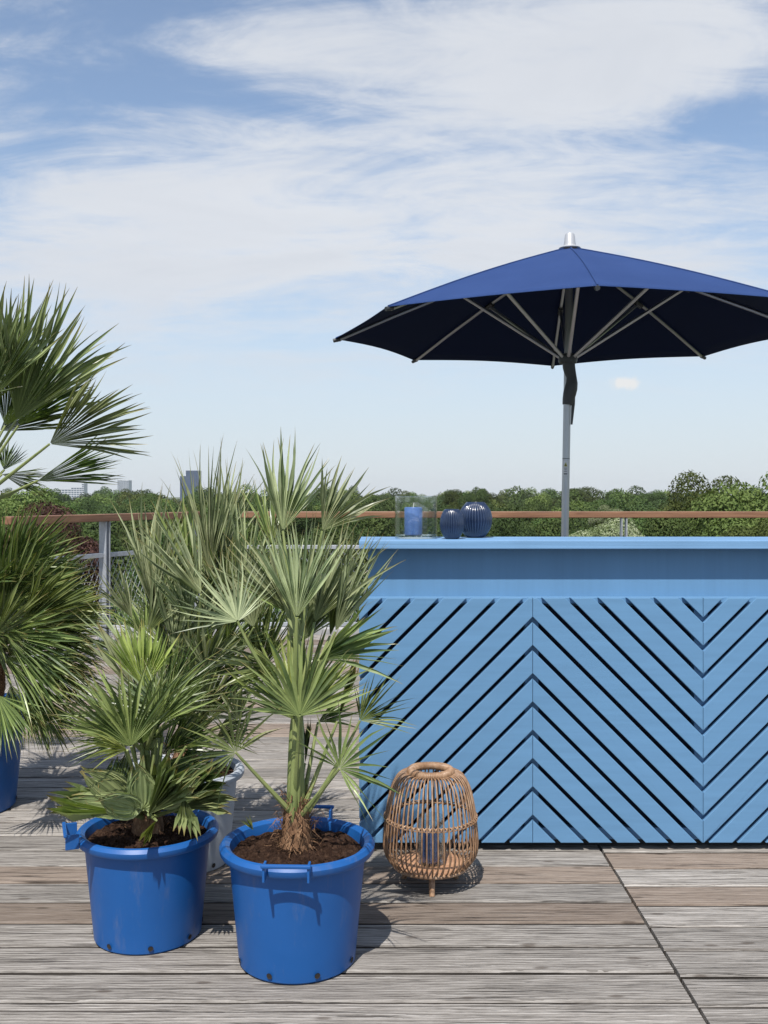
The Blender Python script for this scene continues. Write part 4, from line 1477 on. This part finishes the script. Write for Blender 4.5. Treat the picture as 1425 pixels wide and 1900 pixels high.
ROT = 5.5
CA = [R(-90 - ROT - 45 * i) for i in range(8)]
apex = Vector((UX, UY, UAP))


def rib_pt(i, t, below=0.0):
    c = Vector((UX + UR * math.cos(CA[i]), UY + UR * math.sin(CA[i]), UZ))
    p = apex.lerp(c, t)
    p.z += 0.020 * math.sin(PI * t) - below
    return p


bm = bmesh.new()
NT, NSG = 14, 10
grid = {}
for i in range(8):
    for s in range(NSG):
        for t in range(NT + 1):
            f = s / NSG
            tt = 0.035 + (1 - 0.035) * t / NT
            p = rib_pt(i, tt).lerp(rib_pt((i + 1) % 8, tt), f)
            sag = math.sin(PI * f)
            p.z -= 0.020 * sag * tt * (1 - tt) * 4 * 0.6
            # the free edge is pulled in slightly between the tips
            cin = (apex - p)
            cin.z = 0
            p += cin.normalized() * (0.030 * sag * tt ** 4)
            p.z += 0.012 * sag * tt ** 6
            grid[(i, s, t)] = bm.verts.new(p - uo)
for i in range(8):
    for s in range(NSG):
        i2, s2 = (i, s + 1) if s + 1 < NSG else ((i + 1) % 8, 0)
        for t in range(NT):
            bm.faces.new((grid[(i, s, t)], grid[(i, s, t + 1)], grid[(i2, s2, t + 1)], grid[(i2, s2, t)]))
can = bm_obj('canopy', bm, CANVAS, um)
for f in can.data.polygons:
    f.use_smooth = True
sol = can.modifiers.new('thickness', 'SOLIDIFY')
sol.thickness = 0.0022
sol.offset = -1
sol.use_rim = True
can.data.materials.append(UNDERSIDE)
sol.material_offset = 1
sol.material_offset_rim = 0
# seams sewn over each rib, and a hem
for i in range(8):
    pts = [rib_pt(i, 0.04 + 0.955 * k / 12) + Vector((0, 0, 0.0015)) - uo for k in range(13)]
    mobj('seam', tube(pts, 0.0048, 6), CANVAS, can)
# hardware
mobj('pole', tube([pole_pt(z) - uo for z in (0.0, 0.6, 1.2, 1.8, 2.4, 2.79)], 0.0235, 24), ALU, um)
prof = [(0.0005, 0), (0.066, 0), (0.068, 0.005), (0.050, 0.014), (0.040, 0.020), (0.037, 0.03), (0.030, 0.088), (0.024, 0.097), (0.0005, 0.099)]
mobj('finial', lathe(prof, 28), FIN, um, True, apex + Vector((0, 0, -0.012)) - uo)
run = pole_pt(URUN)
for i in range(8):
    tip = rib_pt(i, 0.995, 0.014)
    pts = [rib_pt(i, t, 0.020) - uo for t in (0.03, 0.25, 0.5, 0.75, 0.985)]
    rb = mobj('rib', tube(pts, 0.0105, 8), ALU, um)
    mobj('tip_cap', tube([rib_pt(i, 0.975, 0.018) - uo, rib_pt(i, 1.006, 0.010) - uo], [0.015, 0.012], 8), DGREY, rb)
    d = Vector((math.cos(CA[i]), math.sin(CA[i]), 0))
    e0 = run + d * 0.045 + Vector((0, 0, 0.015))
    e1 = rib_pt(i, 0.47, 0.034)
    mobj('strut', tube([e0 - uo, (e0 + e1) / 2 - uo, e1 - uo], 0.0115, 8), ALU, um)
    mobj('joint', tube([rib_pt(i, 0.45, 0.03) - uo, rib_pt(i, 0.495, 0.03) - uo], 0.019, 8), DGREY, rb)
mobj('hub', lathe([(0.0005, -0.02), (0.055, -0.02), (0.06, 0.0), (0.055, 0.03), (0.035, 0.04), (0.0005, 0.04)], 24), DGREY, um, True, run - uo)
# slide grip: a bent sleeve with a lever under it
gp = []
for k in range(9):
    t = k / 8
    z = URUN - 0.01 - 0.27 * t
    gp.append(pole_pt(z) + Vector((0.014 * math.sin(PI * t) ** 2 * 1.4 + 0.004, -0.004, 0)) - uo)
mobj('slide_grip', tube(gp, [0.040, 0.039, 0.037, 0.036, 0.040, 0.042, 0.041, 0.037, 0.034], 20), DGREY, um)
lv = [pole_pt(1.92) + Vector((0.036, -0.01, 0)) - uo, pole_pt(1.83) + Vector((0.036, -0.01, 0)) - uo, pole_pt(1.70) + Vector((0.029, -0.01, 0)) - uo]
mobj('lever', tube(lv, [0.014, 0.012, 0.006], 8), DGREY, um)
# joint ring and the small warning sticker on the pole
mobj('joint_ring', tube([pole_pt(1.484) - uo, pole_pt(1.488) - uo], 0.0238, 24), DGREY, um)
zs = 1.437


def pole_patch(name, z0, z1, w0, w1, mat, proud, n=6, off=-0.006):
    V, Fc = [], []
    for (z, w) in ((z0, w0), (z1, w1)):
        c = pole_pt(z) - uo
        for k in range(n + 1):
            x = off + (-w / 2 + w * k / n)
            a = math.asin(max(-1, min(1, x / 0.0235)))
            V.append((c.x + (0.0235 + proud) * math.sin(a), c.y - (0.0235 + proud) * math.cos(a), c.z))
    for k in range(n):
        Fc.append((k, k + 1, n + 2 + k, n + 1 + k))
    return mobj(name, (V, Fc), mat, um, False)


pole_patch('sticker', zs - 0.055, zs + 0.035, 0.026, 0.026, STICK, 0.0006)
pole_patch('warning_triangle', zs + 0.000, zs + 0.026, 0.020, 0.001, STICKY, 0.0012)
pole_patch('warning_mark', zs + 0.004, zs + 0.016, 0.009, 0.001, DGREY, 0.0017)
for k in range(3):
    pole_patch('print_line', zs - 0.012 - k * 0.010, zs - 0.009 - k * 0.010, 0.018 - 0.004 * (k % 2), 0.018 - 0.004 * (k % 2), DGREY, 0.0012)
pole_patch('print_line', zs - 0.050, zs - 0.043, 0.020, 0.020, DGREY, 0.0012)
# weighted foot behind the bar
bm = bmesh.new()
add_box(bm, -0.3, 0.3, -0.3, 0.3, 0.0, 0.06, 0.01)
bm_obj('foot', bm, KERB, um)

# ------------------------------------------------------------------ railing
RZ = 1.1075
cor = Vector((-1.65, 9.1, 0))
lend = Vector((-2.64, 6.96, 0))
rend = Vector((4.6, 9.1, 0))


def railing_run(p, q, posts, label, end_block=False):
    d = (q - p).normalized()
    s = Vector((-d.y, d.x, 0))
    root = empty('railing', (p + q) / 2)
    o_ = Vector(root.location)
    rotz = math.atan2(d.y, d.x)

    def rbox(name, c, lx, ly, z0, z1, mat, bevel=0.0, parent=root):
        bm = bmesh.new()
        add_box(bm, -lx / 2, lx / 2, -ly / 2, ly / 2, 0, z1 - z0, bevel)
        o = bm_obj(name, bm, mat, parent)
        o.location = Vector((c.x, c.y, z0)) - o_
        o.rotation_euler = (0, 0, rotz)
        return o
    mid = (p + q) / 2
    ln = (q - p).length
    rbox('handrail', mid, ln, 0.085, RZ - 0.058, RZ, HRAIL, 0.006)
    for t in posts:
        c = p + d * t
        for off in (-0.022, 0.022):
            rbox('post', c + d * off, 0.010, 0.07, 0.0, RZ - 0.0585, GALV, 0.001)
    for z0, z1 in ((0.765, 0.80), (0.06, 0.095)):
        rbox('frame_bar', mid - s * 0.0, ln - 0.05, 0.028, z0, z1, GALV, 0.002)
    # woven wire mesh: two sets of diagonal wires
    parts = []
    hh = 0.67
    step = 0.062
    n = int((ln + hh) / step) + 1
    for sg in (1, -1):
        for k in range(n):
            x0 = -ln / 2 + 0.03 + k * step - (hh * 0.55 if sg == 1 else 0)
            a, b_ = (x0, 0.095), (x0 + sg * hh * 0.55, 0.765)
            if max(abs(a[0]), abs(b_[0])) > ln / 2 - 0.02:
                continue
            parts.append(tube([mid + d * a[0] + s * 0.003 * sg + Vector((0, 0, a[1])) - o_, mid + d * b_[0] + s * 0.003 * sg + Vector((0, 0, b_[1])) - o_], 0.0021, 4, False))
    ms = mobj('wire_mesh', join(parts), GALV, root)
    ms['kind'] = 'stuff'
    if end_block:
        rbox('end_block', p + d * 0.10, 0.11, 0.05, RZ - 0.15, RZ - 0.0585, HRAIL, 0.004)
    tag(root, label, 'railing')
    return root


lenl = (cor - lend).length
railing_run(lend, cor - (cor - lend).normalized() * 0.05, [1.02, lenl - 0.12], 'short slanting railing section with brown handrail at the left', True)
railing_run(cor + Vector((0.05, 0, 0)), rend, [0.06, 1.92, 3.79, 5.6], 'long straight railing with brown handrail behind the blue bar')

# ------------------------------------------------------------------ far buildings


def building(name, px0, px1, ptop, Y, depth, floors, wall, glass, label, steps=None, bands=True):
    x0, x1 = (px0 - 712.5) / F * Y, (px1 - 712.5) / F * Y
    zt = CH + (HZ - ptop) / F * Y
    root = empty(name, ((x0 + x1) / 2, Y + depth / 2, GZ))
    w = x1 - x0
    h = zt - GZ

    def box(nm, a0, a1, b0, b1, c0, c1, mat, par=root):
        bm = bmesh.new()
        add_box(bm, a0, a1, b0, b1, c0, c1)
        return bm_obj(nm, bm, mat, par)
    blocks = steps or [(0, 1, 1.0)]
    for (f0, f1, hf) in blocks:
        a0, a1 = -w / 2 + w * f0, -w / 2 + w * f1
        wl = box('wall', a0, a1, -depth / 2, depth / 2, 0, h * hf, wall)
        nf = max(2, int(floors * hf))
        if bands:
            me = None
            for k in range(nf):
                z0 = h * hf * (k + 0.35) / nf
                z1 = h * hf * (k + 0.80) / nf
                nwin = 4
                for q in range(nwin):
                    u0 = a0 + (a1 - a0) * (q + 0.12) / nwin
                    u1 = a0 + (a1 - a0) * (q + 0.88) / nwin
                    if me is None:
                        o = box('window', u0 - u0, u1 - u0, 0, 0.8, 0, z1 - z0, glass, wl)
                        me = o.data
                    else:
                        o = link_mesh('window', me, None, wl)
                    o.location = (u0, -depth / 2 - 0.4, z0)
        box('roof', a0 - 0.3, a1 + 0.3, -depth / 2 - 0.3, depth / 2 + 0.3, h * hf, h * hf + 1.0, wall)
    tag(root, label, 'building', 'buildings on the skyline')
    return root


building('office_tower', 218, 238.5, 891.5, 1800, 24, 20, OFFW, OFFG, 'small pale office tower rising above the far treetops', steps=[(0, 0.42, 1.0), (0.42, 1.0, 0.985)])
building('office_tower', 334, 368, 874, 2000, 34, 26, OFFB, OFFG, 'taller blue grey tower with stepped top behind palm tips', steps=[(0, 0.32, 0.82), (0.32, 1.0, 1.0)])
building('office_block', 108, 156, 905, 1700, 20, 8, OFFW, OFFG, 'low white office block left on the skyline', steps=[(0, 0.5, 0.88), (0.5, 0.92, 1.0), (0.92, 1.0, 1.25)])

# ------------------------------------------------------------------ trees


def crown_mesh(name, seed, nleaf, lsize, rx=1.0, rz=0.8, lumps=18):
    """unit-size crown made of leaf faces spread over uneven lumps; real scale set on the object"""
    rg = np.random.default_rng(seed)
    cs, rs = [], []
    for k in range(lumps):
        v = rg.normal(size=3)
        v /= np.linalg.norm(v)
        rad = rg.uniform(0.45, 0.80)
        c = v * rad * np.array([rx, rx, rz])
        if c[2] < -0.55 * rz:
            c[2] *= 0.4
        cs.append(c)
        rs.append(rg.uniform(0.20, 0.46))
    cs.append(np.zeros(3))
    rs.append(0.55)
    cs, rs = np.array(cs), np.array(rs)
    w = rs ** 2
    idx = rg.choice(len(cs), nleaf, p=w / w.sum())
    d = rg.normal(size=(nleaf, 3))
    d[:, 2] += 0.25
    d /= np.linalg.norm(d, axis=1)[:, None]
    rr = rs[idx] * (0.70 + 0.38 * rg.random(nleaf) ** 0.7)
    P = cs[idx] + d * rr[:, None] * np.array([1, 1, 0.9])
    # leaf frames: normals roughly outward and up, strongly jittered
    nrm = d * 1.1 + rg.normal(size=(nleaf, 3)) * 0.42 + np.array([0, 0, 0.25])
    nrm /= np.linalg.norm(nrm, axis=1)[:, None]
    t = np.cross(nrm, rg.normal(size=(nleaf, 3)))
    t /= np.linalg.norm(t, axis=1)[:, None]
    b_ = np.cross(nrm, t)
    s = lsize * rg.uniform(0.6, 1.35, nleaf)[:, None]
    q0 = P - t * s
    q1 = P + b_ * s * 0.55 - nrm * s * 0.15
    q2 = P + t * s
    q3 = P - b_ * s * 0.55 - nrm * s * 0.15
    V = np.stack([q0, q1, q2, q3], axis=1).reshape(-1, 3)
    # inner dark core so that the sky does not shine through the middle
    me = bpy.data.meshes.new(name)
    nv = len(V)
    me.vertices.add(nv)
    me.vertices.foreach_set('co', V.ravel())
    me.loops.add(nv)
    me.loops.foreach_set('vertex_index', np.arange(nv, dtype=np.int32))
    me.polygons.add(nleaf)
    me.polygons.foreach_set('loop_start', np.arange(0, nv, 4, dtype=np.int32))
    me.polygons.foreach_set('loop_total', np.full(nleaf, 4, dtype=np.int32))
    me.update(calc_edges=True)
    return me


def trunk_mesh(seed):
    rg = random.Random(seed)
    parts = [tube([(0, 0, 0), (0.02, 0.01, 0.3), (0.0, 0.03, 0.6), (0.02, 0.0, 0.9)], [0.034, 0.026, 0.02, 0.008], 9)]
    for k in range(6):
        a = rg.uniform(0, 2 * PI)
        z = rg.uniform(0.38, 0.7)
        r = rg.uniform(0.18, 0.32)
        parts.append(tube([(0.01, 0.01, z), (r * 0.5 * math.cos(a), r * 0.5 * math.sin(a), z + 0.08), (r * math.cos(a), r * math.sin(a), z + 0.2)], [0.014, 0.01, 0.004], 6))
    V, Fc = join(parts)
    me = mesh_np('trunk', V, Fc, True)
    me.materials.append(BARK)
    return me


TRUNKS = [trunk_mesh(k) for k in range(3)]
NEAR = [crown_mesh('crown', 100 + k, 46000, 0.024, lumps=30) for k in range(3)]
MIDC = [crown_mesh('crown', 200 + k, 16000, 0.032, lumps=20) for k in range(4)]
FARC = [crown_mesh('crown', 300 + k, 7000, 0.045, lumps=16) for k in range(3)]
mesh_cache = {}


def with_mat(me, mat):
    key = (me.name, mat.name)
    if key not in mesh_cache:
        m2 = me.copy()
        m2.materials.clear()
        m2.materials.append(mat)
        mesh_cache[key] = m2
    return mesh_cache[key]


tree_rg = random.Random(77)


def tree(x, y, top, width, proto, mat, label, group, squash=0.8, name='deciduous_tree'):
    """crown spans width; its top reaches z = top; trunk stands on the ground"""
    root = empty(name, (x, y, GZ))
    r = width / 2
    hz = r * squash
    zc = top - GZ - hz * 1.05
    cr = link_mesh('crown', with_mat(proto, mat), None, root, (0, 0, zc))
    cr.scale = (r, r * tree_rg.uniform(0.9, 1.1), hz / 0.8)
    cr.rotation_euler = (0, 0, tree_rg.uniform(0, 6.28))
    tk = link_mesh('trunk', TRUNKS[tree_rg.randrange(3)], None, root)
    hgt = zc + hz * 0.5
    tk.scale = (hgt * 0.9, hgt * 0.9, hgt)
    tk.rotation_euler = (0, 0, tree_rg.uniform(0, 6.28))
    tag(root, label, 'tree', group)
    return root


def px_at(px, Y):
    return (px - 712.5) / F * Y


def top_at(py, Y):
    return CH + (HZ - py) / F * Y


# trees one can point at
TG = 'trees beyond the terrace'
tree(px_at(1398, 44), 44, top_at(874, 44), 6.6, NEAR[0], FOL_BRIGHT, 'tallest bright green tree at the right edge rising above the skyline', TG, 1.2)
tree(px_at(1318, 47), 47, top_at(890, 47), 4.8, NEAR[1], FOL_BRIGHT, 'light green tree just left of the tallest tree', TG, 1.3)
tree(px_at(1262, 45), 45, top_at(934, 45), 5.0, NEAR[2], FOL, 'mid green tree at handrail height left of the light green one', TG, 1.0)
tree(px_at(1425, 38), 38, top_at(930, 38), 5.2, NEAR[2], FOL_BRIGHT, 'bright leafy tree in front of the tallest tree at the right edge', TG, 1.0)
tree(px_at(1128, 36), 36, top_at(962, 36), 3.4, NEAR[0], FOL_PALE, 'bush crowned tree with whitish blossom behind the right railing post', TG, 0.8)
tree(px_at(1131, 110), 110, top_at(938, 110), 4.2, MIDC[0], FOL_PALE, 'small pale dome shaped treetop just above the handrail', TG, 0.8)
tree(px_at(80, 30), 30, top_at(944, 30), 3.6, NEAR[1], FOL_PURPLE, 'dark purple copper beech behind the left handrail', TG, 0.95)
tree(px_at(135, 31.5), 31.5, top_at(985, 31.5), 2.6, NEAR[2], FOL_PURPLE, 'lower dark purple copper beech right of the larger one', TG, 1.1)
tree(px_at(885, 190), 190, top_at(902.5, 190), 9.0, MIDC[1], FOL_DARK, 'dark rounded treetop on the skyline above the ribbed vases', TG, 0.8)
tree(px_at(845, 200), 200, top_at(906, 200), 6.5, MIDC[2], FOL, 'small rounded treetop on the skyline above the smaller vase', TG, 0.8)
tree(px_at(1075, 260), 260, top_at(905, 260), 17, MIDC[3], FOL, 'broad rounded treetop on the skyline right of the parasol pole', TG, 0.55)
tree(px_at(1215, 240), 240, top_at(910, 240), 9, MIDC[1], FOL_DARK, 'dark treetop on the skyline left of the light green trees', TG, 0.7)
tree(px_at(15, 60), 60, top_at(908, 60), 8.5, NEAR[0], FOL_BRIGHT, 'bright green tree at the left edge above the copper beech', TG, 0.8)

rows = [(22, 4.2, 1120), (27, 4.6, 1070), (34, 5.2, 1026), (43, 5.8, 996), (54, 6.4, 974), (68, 6.8, 957), (86, 7.2, 944), (108, 7.8, 935),
        (135, 8.2, 928), (170, 9.0, 922.5), (215, 10, 918.5), (270, 11, 915.5), (345, 13, 914), (440, 15, 913), (560, 17, 912.5), (720, 20, 912.5)]
PLACE = ((-99, 180, 'behind the slanting left railing'), (180, 470, 'behind the palms left of the bar'), (470, 725, 'between the palms and the glass cylinder'),
         (725, 925, 'behind the glass cylinder and vases'), (925, 1043, 'between the vases and the parasol pole'), (1043, 1147, 'between the parasol pole and right railing post'),
         (1147, 1285, 'right of the right railing post'), (1285, 1600, 'below the tallest tree at the right edge'))
cnt = 0
for ri, (Y, wd, py) in enumerate(rows):
    half = 0.44 * Y + wd * 0.4
    nx = int(2 * half / (wd * 0.86)) + 1
    for k in range(nx):
        x = -half + 2 * half * (k + 0.5 + tree_rg.uniform(-0.33, 0.33)) / nx
        y = Y * tree_rg.uniform(0.92, 1.08)
        px = 712.5 + x / y * F
        amp = 14 if Y < 60 else (9 if Y < 130 else 5.5)
        dpy = tree_rg.uniform(-0.6, 1.3) * amp
        if Y > 100 and tree_rg.random() < 0.16:
            dpy = -tree_rg.uniform(0.8, 1.5) * amp
        tp = top_at(py + dpy, y)
        if Y < 50 and (1075 < px < 1185 or -60 < px < 185 or px > 1240):
            tp = top_at(py + 60, y)     # lower growth in front of the pointed-out trees
        if Y < 50:
            proto = NEAR[tree_rg.randrange(3)]
        elif Y < 180:
            proto = MIDC[tree_rg.randrange(4)]
        else:
            proto = FARC[tree_rg.randrange(3)]
        mat = tree_rg.choices([FOL, FOL_BRIGHT, FOL_DARK], [0.45, 0.2, 0.35])[0]
        tone = {FOL: 'mid green', FOL_BRIGHT: 'light green', FOL_DARK: 'dark green'}[mat]
        place = PLACE[0][2] if px < 0 else PLACE[-1][2]
        for p0, p1, nm in PLACE:
            if p0 <= px < p1:
                place = nm
        if Y < 50:
            lab, grp = tone + ' leafy tree close below the terrace, ' + place, 'near trees below the railing'
        elif Y < 180:
            lab, grp = tone + ' treetop halfway to the skyline, ' + place, 'middle trees of the park wood'
        else:
            lab, grp = 'tiny ' + tone + ' treetop under the skyline, ' + place, 'far trees under the skyline'
        tree(x, y, tp, wd * tree_rg.uniform(0.65, 1.5), proto, mat, lab, grp, tree_rg.uniform(0.8, 1.25))
        cnt += 1
print('trees', cnt, 'objects', len(bpy.data.objects))

# ------------------------------------------------------------------ summer haze
hz_m = bpy.data.materials.new('summer_haze')
hz_m.use_nodes = True
nt = hz_m.node_tree
nt.nodes.clear()
ho = nt.nodes.new('ShaderNodeOutputMaterial')
pv = nt.nodes.new('ShaderNodeVolumePrincipled')
pv.inputs['Color'].default_value = (0.97, 0.985, 1.0, 1)
pv.inputs['Density'].default_value = 0.00008
pv.inputs['Anisotropy'].default_value = 0.1
nt.links.new(pv.outputs[0], ho.inputs['Volume'])
bm = bmesh.new()
add_box(bm, -5100, 5100, -1600, 6100, GZ - 1.0, 75.0)
hz_o = bm_obj('haze', bm, hz_m)
tag(hz_o, kind='stuff')
